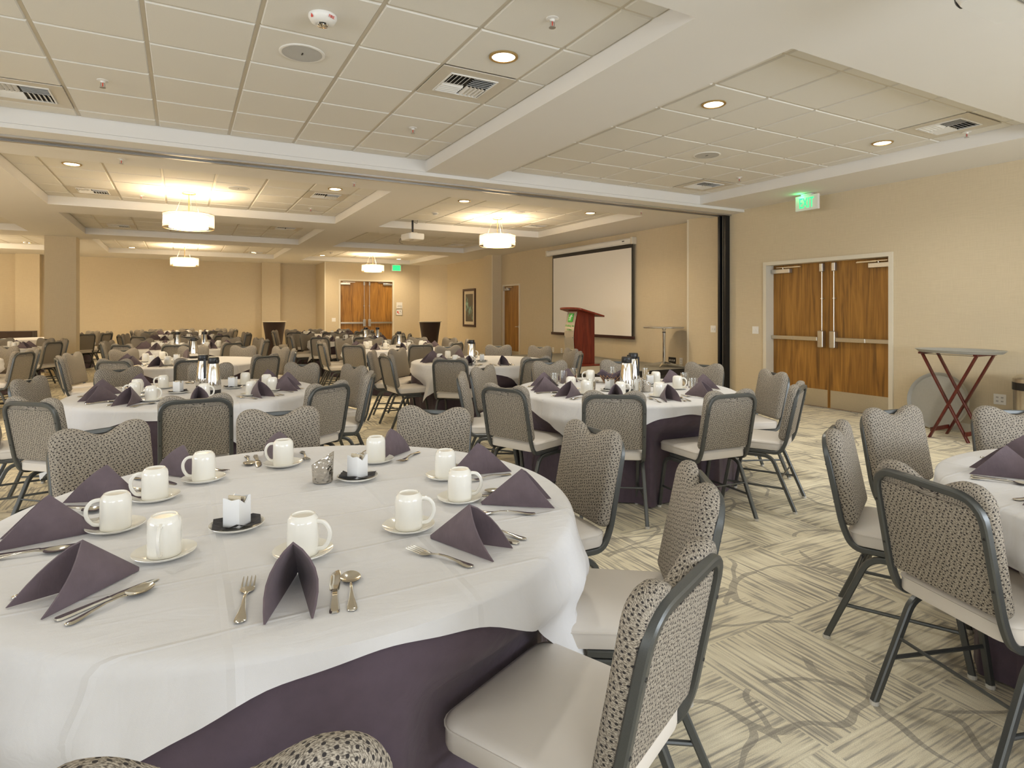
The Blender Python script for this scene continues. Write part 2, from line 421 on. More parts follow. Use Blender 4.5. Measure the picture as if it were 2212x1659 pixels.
def inset(pts, d):
    n = len(pts); out = []
    for i in range(n):
        a = Vector(pts[i-1]); b = Vector(pts[i]); c = Vector(pts[(i+1) % n]); t = (c-a)
        if t.length < 1e-9: out.append(pts[i]); continue
        t.normalize(); out.append((b.x-t.y*d, b.y+t.x*d))
    return out

# ------------------------------------------------------------------ the room
ZS, ZT, ZH = 3.13, 3.27, 3.085      # soffit, tile plane, header underside
XW, XW2, YF = 8.20, 8.47, 22.7
fl = MB(); fl.add([(-9.2, -4.2, 0), (9.2, -4.2, 0), (9.2, 23.4, 0), (-9.2, 23.4, 0)], [(0, 1, 2, 3)])
struct(fl.build('floor', 'carpet'))

# ceiling: a soffit slab with tray openings, tile fields set up inside the trays
XB = [(-8.2, -2.85), (-1.86, 2.59), (3.44, 7.18)]
YB = [(-3.0, 1.2), (2.52, 6.90), (8.25, 11.82), (12.76, 16.02), (17.04, 20.75)]
def tray_edges():
    xs = sorted({-9.2, 9.2, *[v for q in XB for v in q]}); ys = sorted({-4.2, 23.4, *[v for q in YB for v in q]})
    return xs, ys
TRAYS = [(x, y) for y in YB for x in XB if y != YB[0]]
TRAYS = [(x, y) for x, y in TRAYS if not (x == XB[0] and y == YB[1])]
cm = MB(); xs, ys = tray_edges()
for i in range(len(xs)-1):
    for j in range(len(ys)-1):
        q = ((xs[i], xs[i+1]), (ys[j], ys[j+1]))
        if q in TRAYS: continue
        cm.add([(xs[i], ys[j], ZS), (xs[i], ys[j+1], ZS), (xs[i+1], ys[j+1], ZS), (xs[i+1], ys[j], ZS)], [(0, 1, 2, 3)])
for (x0, x1), (y0, y1) in TRAYS:
    for a, b in (((x0, y0), (x1, y0)), ((x1, y0), (x1, y1)), ((x1, y1), (x0, y1)), ((x0, y1), (x0, y0))):
        cm.add([(*a, ZS), (*b, ZS), (*b, ZT+.03), (*a, ZT+.03)], [(0, 1, 2, 3)])
cm.add([(-9.2, -4.2, ZT+.031), (9.2, -4.2, ZT+.031), (9.2, 23.4, ZT+.031), (-9.2, 23.4, ZT+.031)], [(0, 1, 2, 3)])
ceiling = struct(cm.build('ceiling', 'paint'))
grid = MB(); far_tiles = MB()
def tile_mb(w, d):
    b = MB(); e = .008; z0, z1, z2 = 0, .012, .02   # tegular edge: the face hangs a little below the grid
    a = [(-w/2, -d/2), (w/2, -d/2), (w/2, d/2), (-w/2, d/2)]; c = [(-w/2+e, -d/2+e), (w/2-e, -d/2+e), (w/2-e, d/2-e), (-w/2+e, d/2-e)]
    b.loft([[(x, y, z1) for x, y in a], [(x, y, z0) for x, y in c]], cap0=False); return b
TILE_MESH = {}
def lines_in(lo, hi, ph, st):
    k0 = math.ceil((lo+.02-ph)/st); out = [lo]
    while ph+k0*st < hi-.02: out.append(ph+k0*st); k0 += 1
    return out+[hi]
PH = {}      # tile phase per tray
for (xr, yr) in TRAYS:
    px, sx = (-.846, .634) if (xr == XB[1] and yr == YB[1]) else (3.76, .641) if xr == XB[2] else (-1.51, .637)
    py, sy = (4.133, .634) if (xr == XB[1] and yr == YB[1]) else (2.81, .637) if yr == YB[1] else (9.45, .655) if yr == YB[2] else (yr[0]+.3, .65)
    PH[(xr, yr)] = (lines_in(*xr, px, sx), lines_in(*yr, py, sy))
SKIP_TILE = []   # vents replace the tile
def vent_cell(xr, yr, x, y):
    lx, ly = PH[(xr, yr)]
    i = max(k for k in range(len(lx)-1) if lx[k] <= x); j = max(k for k in range(len(ly)-1) if ly[k] <= y)
    return lx[i], lx[i+1], ly[j], ly[j+1]
VENTS = []
for x, y in [(1.99, 4.45), (-1.178, 6.30), (6.63, 3.12), (6.627, 6.21-.1), (-1.214, 10.96), (2.02, 9.75), (-1.22, 15.43), (1.90, 14.15), (6.51, 10.9), (6.48, 15.3), (1.9, 20.45)]:
    for t in TRAYS:
        if t[0][0] < x < t[0][1] and t[1][0] < y < t[1][1]: VENTS.append((t, vent_cell(*t, x, y)))
vent_cells = {c for _, c in VENTS}
ntile = 0
for (xr, yr) in TRAYS:
    lx, ly = PH[(xr, yr)]; near = yr in (YB[1], YB[2], YB[3]) and xr != XB[0]
    for i in range(len(lx)-1):
        for j in range(len(ly)-1):
            if (lx[i], lx[i+1], ly[j], ly[j+1]) in vent_cells: continue
            w, d = lx[i+1]-lx[i]-.024, ly[j+1]-ly[j]-.024
            if w < .03 or d < .03: continue
            c = ((lx[i]+lx[i+1])/2, (ly[j]+ly[j+1])/2, ZT-.006)
            if near and ntile < 298:
                key = (round(w, 3), round(d, 3))
                if key not in TILE_MESH: TILE_MESH[key] = tile_mb(w, d).mesh('ceiling_tile', 'tile')
                link('ceiling_tile', TILE_MESH[key], ceiling, c); ntile += 1
            else:
                t = tile_mb(w, d).xf(Matrix.Translation(c)); far_tiles.add(t.v, t.f)
    for x in lx: grid.add(*(lambda m: (m.v, m.f))(MB().box((max(x-.012, xr[0]), yr[0], ZT+.004), (min(x+.012, xr[1]), yr[1], ZT+.02))))
    for y in ly: grid.add(*(lambda m: (m.v, m.f))(MB().box((xr[0], max(y-.012, yr[0]), ZT+.005), (xr[1], min(y+.012, yr[1]), ZT+.02))))
grid.build('ceiling_grid', 'grid', ceiling)
ft = far_tiles.build('ceiling_tile', 'tile', ceiling); ft['kind'] = 'stuff'

# header of the folding wall with its aluminium track
hb = MB().box((-9.2, 6.90, ZH), (XW, 7.62, ZS-.002)); header = struct(hb.build('trim_1', 'paint'))
tk = MB()
for y0, y1, z in ((7.17, 7.215, ZH-.02), (7.245, 7.265, ZH-.012), (7.295, 7.315, ZH-.012), (7.345, 7.39, ZH-.02)): tk.box((-9.2, y0, z), (XW, y1, ZH))
tk.build('track_rail', 'aluminium', header)
MB().box((-9.2, 7.215, ZH-.004), (XW, 7.345, ZH)).build('track_slot', 'black', header)
# black jamb post where the folding wall closes
jp = MB().box((XW-.10, 7.205, 0), (XW, 7.245, ZH)).box((XW-.10, 7.335, 0), (XW, 7.375, ZH)).box((XW-.03, 7.245, 0), (XW, 7.335, ZH))
jamb = struct(jp.build('trim_2', 'black_gloss'))
MB().box((XW-.06, 7.262, .01), (XW-.03, 7.276, ZH-.01)).box((XW-.06, 7.30, .01), (XW-.03, 7.312, ZH-.01)).build('jamb_channel', 'aluminium', jamb)

# walls
DY0, DY1, DZ = 4.56, 6.47, 2.172         # opening of the double doors on the right
ZC = ZS+.02
wr = MB().box((XW, -4.2, 0), (XW+.2, DY0, ZC)).box((XW, DY1, 0), (XW+.2, 8.19, ZC)).box((XW, DY0, DZ), (XW+.2, DY1, ZC))
struct(wr.build('wall_right', 'wall'))
# corner bead strip on the near pier, as pale as in the photograph
struct(MB().box((XW-.003, 8.15, 0), (XW, 8.195, ZS)).build('trim_3', 'trimpaint'))
D3Y0, D3Y1, D3Z = 15.0, 15.95, 2.185
w2 = MB().box((XW2, 8.19, 0), (XW2+.2, D3Y0, ZC)).box((XW2, D3Y1, 0), (XW2+.2, 16.1, ZC)).box((XW2, D3Y0, D3Z), (XW2+.2, D3Y1, ZC))
struct(w2.build('wall_stage', 'wall'))
struct(MB().box((8.17, 16.1, 0), (XW2+.2, 16.72, ZC)).build('wall_pier', 'wall'))
struct(MB().box((8.44, 16.72, 0), (8.67, 20.25, ZC)).build('wall_picture', 'wall'))
struct(MB().box((8.165, 16.095, 0), (8.17, 16.14, ZS)).build('trim_4', 'trimpaint'))
wa = MB(); a0, a1 = (8.50, 20.20), (7.66, 21.20); dx, dy = .16, .13
wa.prism([a0, (a0[0]+dx, a0[1]+dy), (a1[0]+dx, a1[1]+dy), a1], 0, ZC); struct(wa.build('wall_angled', 'wall'))
YD = 21.15; FX0, FX1, FZ = 4.806, 6.676, 2.50
wd = MB().box((4.28, YD, 0), (FX0, YD+.2, ZC)).box((FX1, YD, 0), (7.75, YD+.2, ZC)).box((FX0, YD, FZ), (FX1, YD+.2, ZC)).box((4.28, YD+.2, 0), (4.44, YF+.2, ZC))
struct(wd.build('wall_entrance', 'wall'))
struct(MB().box((4.275, YD-.004, 0), (4.31, YD, ZS)).build('trim_5', 'trimpaint'))
wf = MB().box((-9.2, YF, 0), (4.28, YF+.2, ZC)).box((2.42, YF-.25, 0), (3.02, YF, ZC)).box((-4.29, YF-.3, 0), (-3.72, YF, ZC))
struct(wf.build('wall_far', 'wall'))
struct(MB().box((-2.70, 16.75, 0), (-2.12, 17.30, ZC)).build('wall_column', 'wall'))
# left and back walls close the room outside the frame, with the windows that let the daylight in
def pierced(lo, hi, holes, z0, z1, fn):
    b = MB(); x = lo
    for h0, h1 in holes:
        b.box(*fn(x, h0, 0, ZC)); b.box(*fn(h0, h1, 0, z0)); b.box(*fn(h0, h1, z1, ZC)); x = h1
    b.box(*fn(x, hi, 0, ZC)); return b
struct(pierced(-9.2, 9.2, WINDOWS, .75, 2.65, lambda a, b, z0, z1: ((a, -4.2, z0), (b, -4.0, z1))).build('wall_back', 'wall'))
struct(pierced(-4.0, 23.4, [(-1.0, 5.0)], .75, 2.65, lambda a, b, z0, z1: ((-8.7, a, z0), (-8.5, b, z1))).build('wall_left', 'wall'))
# baseboards
bb = MB().box((XW-.012, -4, 0), (XW, DY0-.055, .10)).box((XW-.012, DY1+.055, 0), (XW, 7.2, .10)).box((XW-.012, 7.38, 0), (XW, 8.19, .10))
struct(bb.build('baseboard_right', 'trimpaint'))
bb = MB().box((XW2-.012, 8.19, 0), (XW2, D3Y0-.05, .10)).box((8.432, 16.72, 0), (8.44, 20.2, .10))
struct(bb.build('baseboard_stage', 'trimpaint'))
bb = MB().box((-8.5, YF-.012, 0), (-4.29, YF, .10)).box((-3.72, YF-.012, 0), (2.42, YF, .10)).box((3.02, YF-.012, 0), (4.28, YF, .10)).box((4.28, YD-.012, 0), (FX0-.05, YD, .10)).box((FX1+.05, YD-.012, 0), (7.66, YD, .10))
struct(bb.build('baseboard_far', 'trimpaint'))

# ------------------------------------------------------------------ doors (built facing -Y in local space, then turned)
def door_leaf(w, h, hinge, double):
    """leaf in local coords: x from 0 (meeting stile) to w (hinge), front face at y=0, looking along +y"""
    s = 1 if hinge > 0 else -1
    b = MB().box((0, 0, .008), (w, .045, h-.004), .002); leaf = b.mesh('door_leaf', 'oak')
    parts = [('kick_plate', MB().box((.02, -.002, .015), (w-.02, 0, .272)).mesh('kick_plate', 'steel'))]
    if double:
        bar = MB().box((.14, -.075, .995), (w*.60, -.03, 1.055), .006)
        parts.append(('push_bar', bar.mesh('push_bar', 'steel')))
        parts.append(('bar_housing', MB().box((w*.60, -.066, .997), (w-.015, -.022, 1.053), .005).mesh('bar_housing', 'steel')))
        parts.append(('latch_case', MB().box((.045, -.08, .90), (.135, 0, 1.15), .012).mesh('latch_case', 'steel')))
        parts.append(('latch_rod', MB().tube([(.09, -.03, 1.14), (.09, -.03, h-.12)], .008, 8).box((.07, -.036, 1.62), (.11, 0, 1.635)).mesh('latch_rod', 'steel', 40)))
        parts.append(('top_latch', MB().box((.065, -.055, h-.145), (.12, 0, h-.02), .008).mesh('top_latch', 'aluminium')))
        kx0, kx1 = w-.34, w-.01
    else:
        parts.append(('lever_handle', MB().lathe([(.0, 0), (.03, 0), (.03, .012), (.012, .015), (.012, .05), (0, .05)], 14).xf(Matrix.Translation((.075, 0, .99)) @ Matrix.Rotation(PI/2, 4, 'X')).tube([(.075, -.05, .99), (.20, -.05, .985)], .009, 8).mesh('lever_handle', 'steel', 40)))
        kx0, kx1 = w-.36, w-.03
    parts.append(('door_closer', MB().box((kx0, -.07, h-.135), (kx1, 0, h-.07), .005).mesh('door_closer', 'aluminium')))
    parts.append(('closer_arm', MB().tube([(kx0+.13, -.045, h-.07), (kx0+.13, -.045, h-.05)], .01, 8).box((kx0+.1, -.05, h-.055), (kx0-.18, -.025, h-.045)).box((kx0-.17, -.05, h-.048), (kx0+.25, -.028, h-.038)).mesh('closer_arm', 'steel')))
    return leaf, parts
def make_door(name, X0, X1, h, place, double, leaf_y, fw=.05, single_hinge=1):
    """frame + leaves; place() maps local (x, y into the wall, z) to the world"""
    b = MB().box((X0-fw, -.018, 0), (X0+.006, .21, h+fw)).box((X1-.006, -.018, 0), (X1+fw, .21, h+fw)).box((X0+.006, -.018, h-.006), (X1-.006, .21, h+fw))
    fr = struct(b.xf(place).build(name, 'trimpaint'))
    def put(hinge, cx, w):
        leaf, parts = door_leaf(w, h, hinge, double)
        lo = link('door_leaf', leaf, fr)
        m = place @ Matrix.Translation((cx, leaf_y, 0)) @ Matrix.Diagonal((hinge, 1, 1, 1))
        def bake(me):
            me.transform(m)
            if (m.determinant() < 0): me.flip_normals()
        bake(leaf)
        for n, me in parts: bake(me); link(n, me, lo)
    if double:
        c = (X0+X1)/2; w = (X1-X0)/2-.005; put(1, c+.003, w); put(-1, c-.003, w)
    elif single_hinge > 0: put(1, X0+.004, X1-X0-.008)
    else: put(-1, X1-.004, X1-X0-.008)
    return fr
# local x -> world: for a wall facing -X, local x runs along -Y, local y into +X
PX = Matrix(((0, 1, 0, 0), (-1, 0, 0, 0), (0, 0, 1, 0), (0, 0, 0, 1)))
make_door('door_1', -DY1, -DY0, DZ, at(PX, XW, 0, 0), True, .165)
make_door('door_2', FX0, FX1, FZ, Matrix.Translation((0, YD, 0)), True, .05)
make_door('door_3', -D3Y1, -D3Y0, D3Z, at(PX, XW2, 0, 0), False, .03, .045, -1)

# ------------------------------------------------------------------ ceiling fixtures
ORD = ['first', 'second', 'third', 'fourth', 'fifth', 'sixth', 'seventh', 'eighth', 'ninth', 'tenth', 'eleventh', 'twelfth', 'thirteenth', 'fourteenth', 'fifteenth', 'sixteenth', 'seventeenth', 'eighteenth', 'nineteenth', 'twentieth']
def number_left(items, lab, z=None):
    """items: [(object, x, y, z)]; gives each the label lab(ordinal from the left in the frame)"""
    its = sorted(items, key=lambda q: (proj(q[1], q[2], q[3]) or (-9e9,))[0])
    for k, q in enumerate(its): q[0]['label'] = lab(k, q)
def downlight():
    t = empty('downlight')
    MB().lathe([(.082, 0), (.105, 0), (.105, -.008), (.098, -.012), (.084, -.010)], 28).build('trim_ring', 'gold', t, 40)
    MB().lathe([(0, -.004), (.084, -.004)], 28).build('lamp_lens', 'downlamp', t)
    return tag(t, '', 'light', 'recessed downlights in the tile trays')
def spot(x, y, w, col):
    l = bpy.data.lights.new('downlight_beam', 'SPOT'); l.energy = w; l.color = col; l.spot_size = R(150); l.spot_blend = .9; l.shadow_soft_size = .09
    o = bpy.data.objects.new('downlight_beam', l); o.location = (x, y, ZT-.045); COL.objects.link(o); return o
DL = [(2.017, 3.80), (4.10, 3.78), (6.645, 3.77), (-1.20, 9.14), (2.00, 9.12), (4.09, 9.09), (6.635, 9.07), (-1.267, 20.32), (1.953, 20.33), (4.01, 20.18), (6.63, 20.3), (-3.63, 20.2), (-1.2, 14.6), (2.0, 14.9), (4.08, 14.6), (6.63, 14.3)]
DLNAME = {0: 'lit round downlight in the large near tray beside the square air vent', 1: 'lit round downlight at the left side of the right near tray', 2: 'lit round downlight at the right side of the right near tray, toward the exit sign',
          3: 'lit round downlight at the left end of the first far-room tray, left of the pendant', 4: 'lit round downlight beside the air vent, right end of the first far-room tray', 5: 'lit round downlight in the tray above the ceiling projector', 6: 'lit round downlight at the right end of the tray nearest the projection screen',
          7: 'small lit downlight left of the farthest pendant in the middle trays', 8: 'small lit downlight right of the farthest pendant in the middle trays', 9: 'small lit downlight left of the pendant before the far double doors', 10: 'small lit downlight right of the pendant, near the far exit sign', 11: 'small lit downlight beside the square column at far left'}
d0 = downlight()
for k, (x, y) in enumerate(DL):
    near = y < 7
    if k < 12:
        o = d0 if k == 0 else dup(d0, (0, 0, 0)); o.location = (x, y, ZT-.006); o['label'] = DLNAME[k]
    if near: spot(x, y, SPOT_W_NEAR, NEARWARM)
    elif k < 12: spot(x, y, SPOT_W*(1.35 if x > 3.5 else .95), WARM)
# more of the same trays' downlights that stand outside the frame, above and behind the camera
for x, y in ((-1.2, 3.8), (-5.2, 4.5)): spot(x, y, SPOT_W_NEAR, NEARWARM)
for x, y in ((-4.1, 9.1), (-6.6, 9.1), (-6.6, 20.2)): spot(x, y, SPOT_W, WARM)

def pendant():
    t = empty('pendant_lamp')       # origin on the tile plane
    MB().lathe([(0, 0), (.10, 0), (.10, -.018), (.085, -.028), (0, -.028)], 28).build('canopy', 'gold', t, 40)
    MB().tube([(0, 0, -.02), (0, 0, -.40)], .009, 8).build('stem', 'gold', t, 40)
    for a in (40, 160, 280):
        x, y = .085*math.cos(R(a)), .085*math.sin(R(a)); MB().tube([(x, y, -.02), (x*2.4, y*2.4, -.345)], .0022, 5).build('suspension_wire', 'steel', t)
    MB().lathe([(.353, -.337), (.353, -.552)], 48).build('outer_shade', 'sheer', t, 60)
    MB().lathe([(.345, -.334), (.357, -.334), (.357, -.342), (.345, -.342), (.345, -.334)], 48).lathe([(.345, -.545), (.357, -.545), (.357, -.553), (.345, -.553), (.345, -.545)], 48).build('shade_ring', 'gold', t, 40)
    MB().lathe([(.27, -.36), (.27, -.545), (0, -.545)], 40).build('inner_diffuser', 'diffuser', t, 40)
    MB().lathe([(0, -.38), (.262, -.38)], 32).build('lamp_tray', 'lamp', t)
    return tag(t, '', 'lamp', 'double drum pendant lamps in the far room')
PEN = [((.088, 10.504), 'nearest lit drum pendant, large, hanging left of center over the middle tables'), ((5.42, 10.468), 'lit drum pendant hanging between the ceiling projector and the projection screen'),
       ((.053, 19.174), 'small distant lit drum pendant against the plain far wall'), ((5.394, 19.16), 'small distant lit drum pendant in front of the far double doors')]
p0 = pendant()
for k, ((x, y), lb) in enumerate(PEN):
    o = p0 if k == 0 else dup(p0, (0, 0, 0)); o.location = (x, y, ZT-.006); o['label'] = lb
# the same pendants stand in the left trays, out of the frame: only their light reaches the picture
for x, y in ((-5.4, 10.5), (-5.4, 19.2)):
    l = bpy.data.lights.new('pendant_light', 'POINT'); l.energy = 110; l.color = WARM; l.shadow_soft_size = .25
    o = bpy.data.objects.new('pendant_light', l); o.location = (x, y, 2.82); COL.objects.link(o)

# square four-way air vents
def air_vent(w, d):
    t = empty('air_vent'); s = .19
    b = MB(); o_ = [(-w/2+.012, -d/2+.012), (w/2-.012, -d/2+.012), (w/2-.012, d/2-.012), (-w/2+.012, d/2-.012)]; i_ = [(-s, -s), (s, -s), (s, s), (-s, s)]
    b.loft([[(x, y, .004) for x, y in o_], [(x, y, -.004) for x, y in o_], [(x, y, 0) for x, y in i_]], False, False)
    b.build('vent_panel', 'grid', t)
    MB().box((-s, -s, .010), (s, s, .012)).build('duct_back', 'dark_void', t)
    MB().box((-s-.012, -s-.012, -.008), (s+.012, -s, .004)).box((-s-.012, s, -.008), (s+.012, s+.012, .004)).box((-s-.012, -s, -.008), (-s, s, .004)).box((s, -s, -.008), (s+.012, s, .004)).build('vent_rim', 'white_plastic', t)
    for qx, qy, hor in ((-1, 1, True), (1, 1, False), (1, -1, True), (-1, -1, False)):
        for k in range(5):
            u = .02+.034*k; b = MB(); tilt = .020*(1 if (qx+qy*(1 if hor else -1)) else 1)
            sg = (-qy if hor else -qx)
            if hor: v = [(qx*.004, qy*u, .006), (qx*(s-.003), qy*u, .006), (qx*(s-.003), qy*u+sg*-.022, -.010), (qx*.004, qy*u+sg*-.022, -.010)]
            else: v = [(qx*u, qy*.004, .006), (qx*u, qy*(s-.003), .006), (qx*u+sg*-.022, qy*(s-.003), -.010), (qx*u+sg*-.022, qy*.004, -.010)]
            v2 = [(x, y, z+.002) for x, y, z in v]; b.add(v+v2, [(0, 1, 2, 3), (7, 6, 5, 4), (0, 1, 5, 4), (1, 2, 6, 5), (2, 3, 7, 6), (3, 0, 4, 7)])
            b.build('vent_blade', 'white_plastic', t)
    return t
VL = ['square louvred air vent in the large near tray beside the downlight', 'square louvred air vent at the left edge of the large near tray', 'square louvred air vent at the near right corner of the right tray',
      'square louvred air vent in the far right corner of the right tray', 'square air vent at the left end of the first far-room tray', 'square air vent beside the downlight, right end of the first far-room tray',
      'small distant air vent, left end of the second middle tray', 'small distant air vent, right end of the second middle tray', 'small distant air vent right of the pendant by the projection screen', 'small distant air vent in the tray behind the ceiling projector', 'tiny air vent in the farthest middle tray']
for k, (t, (x0, x1, y0, y1)) in enumerate(VENTS):
    o = air_vent(x1-x0, y1-y0); o.location = ((x0+x1)/2, (y0+y1)/2, ZT-.004); tag(o, VL[k], 'vent', 'square air vents in the ceiling')

def ceiling_speaker():
    t = empty('ceiling_speaker')
    MB().lathe([(.135, 0), (.155, 0), (.155, -.004), (.148, -.008), (.135, -.006)], 36).build('speaker_rim', 'white_plastic', t, 40)
    MB().lathe([(0, -.005), (.135, -.005)], 36).build('grille', 'grey_grille', t)
    MB().box((-.004, -.018, -.008), (.004, .018, -.005)).build('badge', 'black', t)
    return t
SL = [((.743, 4.436), 'large round ceiling speaker with grey grille in the near tray'), ((5.377, 5.06), 'round ceiling speaker in the middle of the right tray'), ((.73, 9.778), 'round ceiling speaker right of the nearest pendant'), ((5.405, 9.685), 'round ceiling speaker above the pendant by the screen')]
s0 = ceiling_speaker()
for k, ((x, y), lb) in enumerate(SL):
    o = s0 if k == 0 else dup(s0, (0, 0, 0)); o.location = (x, y, ZT-.006); tag(o, lb, 'speaker', 'round ceiling speakers')
def sprinkler():
    t = empty('fire_sprinkler')
    MB().lathe([(0, 0), (.04, 0), (.04, -.004), (.018, -.008), (.012, -.02), (0, -.02)], 20).build('escutcheon', 'white_plastic', t, 40)
    MB().tube([(-.012, 0, -.018), (-.014, 0, -.045), (0, 0, -.055), (.014, 0, -.045), (.012, 0, -.018)], .003, 6).lathe([(0, -.055), (.022, -.055), (.022, -.058), (0, -.058)], 14).build('deflector', 'aluminium', t, 40)
    MB().tube([(0, 0, -.02), (0, 0, -.053)], .004, 6).build('glass_bulb', 'red', t, 40)
    return t
SPK = [((-.552, 5.718, ZT), 'white fire sprinkler in the near tray, toward its left end'), ((2.012, 5.716, ZT), 'white fire sprinkler in the near tray, toward the folding-wall header'), ((2.022, 3.161, ZT), 'white fire sprinkler with red bulb at top center of the near tray'),
       ((6.655, 5.684, ZT), 'small fire sprinkler in the far end of the right tray'), ((7.0, 3.131, ZT), 'small fire sprinkler beside the right tray\'s near vent'), ((-.594, 7.927, ZS), 'fire sprinkler on the flat soffit left of the nearest pendant'),
       ((1.977, 7.909, ZS), 'fire sprinkler on the flat soffit beyond the header, above the second tray downlight'), ((6.797, 7.845, ZS), 'fire sprinkler on the soffit above the projection screen'), ((-.569, 11.1, ZT), 'tiny fire sprinkler in the tile tray left of the nearest pendant stem'), ((1.993, 11.048, ZT), 'tiny fire sprinkler in the tile tray below its right air vent')]
q0 = sprinkler()
for k, ((x, y, z), lb) in enumerate(SPK):
    o = q0 if k == 0 else dup(q0, (0, 0, 0)); o.location = (x, y, z-(.006 if z == ZT else 0)); tag(o, lb, 'sprinkler', 'ceiling fire sprinklers')

def fire_strobe(x, y):
    t = empty('fire_strobe', (x, y, ZT-.006))
    MB().lathe([(0, 0), (.085, 0), (.086, -.012), (.072, -.038), (.045, -.05), (0, -.05)], 36).build('housing', 'white_plastic', t, 50)
    MB().lathe([(.034, -.048), (.032, -.062), (0, -.068)], 20).build('strobe_lens', 'glass', t, 50)
    MB().lathe([(.020, -.049), (.016, -.060), (0, -.062)], 10).build('reflector', 'chrome', t)
    S = MB(); m0 = text_mb('FIRE', .024, .002)
    # the word sits on the sloped side that faces the camera, as on the real strobe
    for ang in (-62,):
        c = Matrix.Rotation(R(ang), 4, 'Z') @ Matrix.Translation((.083, 0, -.026)) @ Matrix(((0, 0, 1, 0), (1, 0, 0, 0), (0, 1, 0, 0), (0, 0, 0, 1))) @ Matrix.Rotation(R(20), 4, 'X')
        m0.xf(c); S.add(m0.v, m0.f)
    S.build('lettering', 'red', t)
    fm = MB().prism([(0, .012), (.006, .004), (.009, -.003), (.006, -.010), (-.006, -.010), (-.009, -.003), (-.004, .004)], 0, .002)
    fm.xf(Matrix.Rotation(R(-152), 4, 'Z') @ Matrix.Translation((.081, 0, -.026)) @ Matrix(((0, 0, 1, 0), (1, 0, 0, 0), (0, 1, 0, 0), (0, 0, 0, 1))) @ Matrix.Rotation(R(20), 4, 'X'))
    fm.build('flame_mark', 'red', t)
    return tag(t, 'white fire alarm strobe marked FIRE beside the large ceiling speaker', 'alarm')
fire_strobe(.761, 3.82)
def smoke_detector(x, y, lb):
    t = empty('smoke_detector', (x, y, ZT-.006)); MB().lathe([(0, 0), (.06, 0), (.06, -.015), (.045, -.02), (.045, -.035), (.03, -.045), (0, -.045)], 24).build('housing', 'white_plastic', t, 40)
    MB().lathe([(.046, -.022), (.046, -.030)], 24).build('vent_slot', 'grey_ink', t)
    return tag(t, lb, 'alarm')
smoke_detector(4.112, 10.454, 'small white smoke detector in the tile tray above the ceiling projector')
smoke_detector(4.067, 19.087, 'tiny white smoke detector in the farthest right-hand tray')
smoke_detector(-3.604, 20.0, 'tiny white smoke detector in the left tray beside the column')

# exit signs
def exit_sign(loc, face, w, h, inverse, lb):
    t = empty('exit_sign', loc)
    MB().box((-w/2, -h/2, -.02), (w/2, h/2, .02), .006).xf(face).build('sign_case', 'white_plastic', t)
    tm = text_mb('EXIT', h*.92, .004)
    zx = [p[0] for p in tm.v]; k = w*.62/(max(zx)-min(zx)); zy = [p[1] for p in tm.v]; ky = h*.66/(max(zy)-min(zy))
    tm.v = [(p[0]*k, (p[1]-(max(zy)+min(zy))/2)*ky, p[2]+.023) for p in tm.v]
    if inverse: MB().box((-w*.40, -h*.40, .020), (w*.40, h*.40, .0215)).xf(face).build('lit_panel', 'green_led', t)
    tm.xf(face).build('lettering', 'green_dark' if inverse else 'green_led', t)
    MB().box((-w*.22, h/2, -.03), (w*.22, h/2+.02, .03)).xf(face).build('mount', 'white_plastic', t)
    return tag(t, lb, 'sign')
exit_sign((7.87, 5.52, 2.995), FACE_NX, .36, .215, False, 'green lit EXIT sign hanging from the soffit before the right double doors')
exit_sign((6.80, YD-.05, 3.0), FACE_NY, .36, .235, True, 'small distant green EXIT sign above the far double doors')
l = bpy.data.lights.new('exit_sign_glow', 'POINT'); l.energy = .5; l.color = (.05, 1, .25); l.shadow_soft_size = .05
o = bpy.data.objects.new('exit_sign_glow', l); o.location = (7.80, 5.60, 3.105); COL.objects.link(o)

# ceiling projectors
def projector(loc, rz, lb, top):
    t = empty('ceiling_projector', loc, rz)      # origin at the body center; the lens looks along +y
    b = MB(); pts = rrect(.44, .34, .05, 5); low = [(x*.93, y*.93) for x, y in pts]
    b.loft([[(x, y, .055) for x, y in [(x*.97, y*.97) for x, y in pts]], [(x, y, .03) for x, y in pts][::1], [(x, y, -.035) for x, y in pts], [(x, y, -.062) for x, y in low]])
    b.f = [tuple(reversed(q)) for q in b.f]; b.build('body', 'white_plastic', t, 40)
    MB().lathe([(0, 0), (.04, 0), (.045, .02), (.032, .03), (.03, .006), (0, .006)], 20).xf(at(Matrix.Rotation(-PI/2, 4, 'X'), -.11, .165, 0)).build('lens', 'black', t, 40)
    for k in range(7): MB().box((-.224, -.12+.02*k, -.025), (-.218, -.11+.02*k, .025)).build('vent_slat', 'grey_grille', t)
    MB().box((-.09, -.03, -.0645), (.07, -.012, -.062)).box((-.02, -.006, -.0645), (.06, .002, -.062)).build('marking', 'grey_ink', t)
    MB().lathe([(.02, .055), (.022, top)], 14).build('mount_pole', 'black', t, 40)
    MB().box((-.07, -.07, .055), (.07, .07, .09), .004).build('mount_bracket', 'aluminium', t)
    MB().tube(fillet([(-.2, -.12, 0), (-.29, -.15, -.02), (-.30, -.15, -.10), (-.25, -.1, -.12)], .05)[:], .004, 6).tube(fillet([(0, 0, top-.02), (.07, .02, top-.06), (.14, .03, top-.09), (.17, .03, top-.02)], .03), .005, 6).tube(fillet([(-.21, -.1, .03), (-.24, -.1, .06), (-.1, -.05, .09), (-.02, 0, .09)], .04), .006, 6).build('cable', 'black', t, 40)
    return tag(t, lb, 'projector')
projector((4.06, 11.55, 2.93), -PI/2+R(6), 'white projector hanging from a black ceiling pole, aimed at the screen', ZT-2.93)
projector((3.30, 1.27, 2.90), 0, 'white projector underside cut off by the top right corner', ZS-2.90)

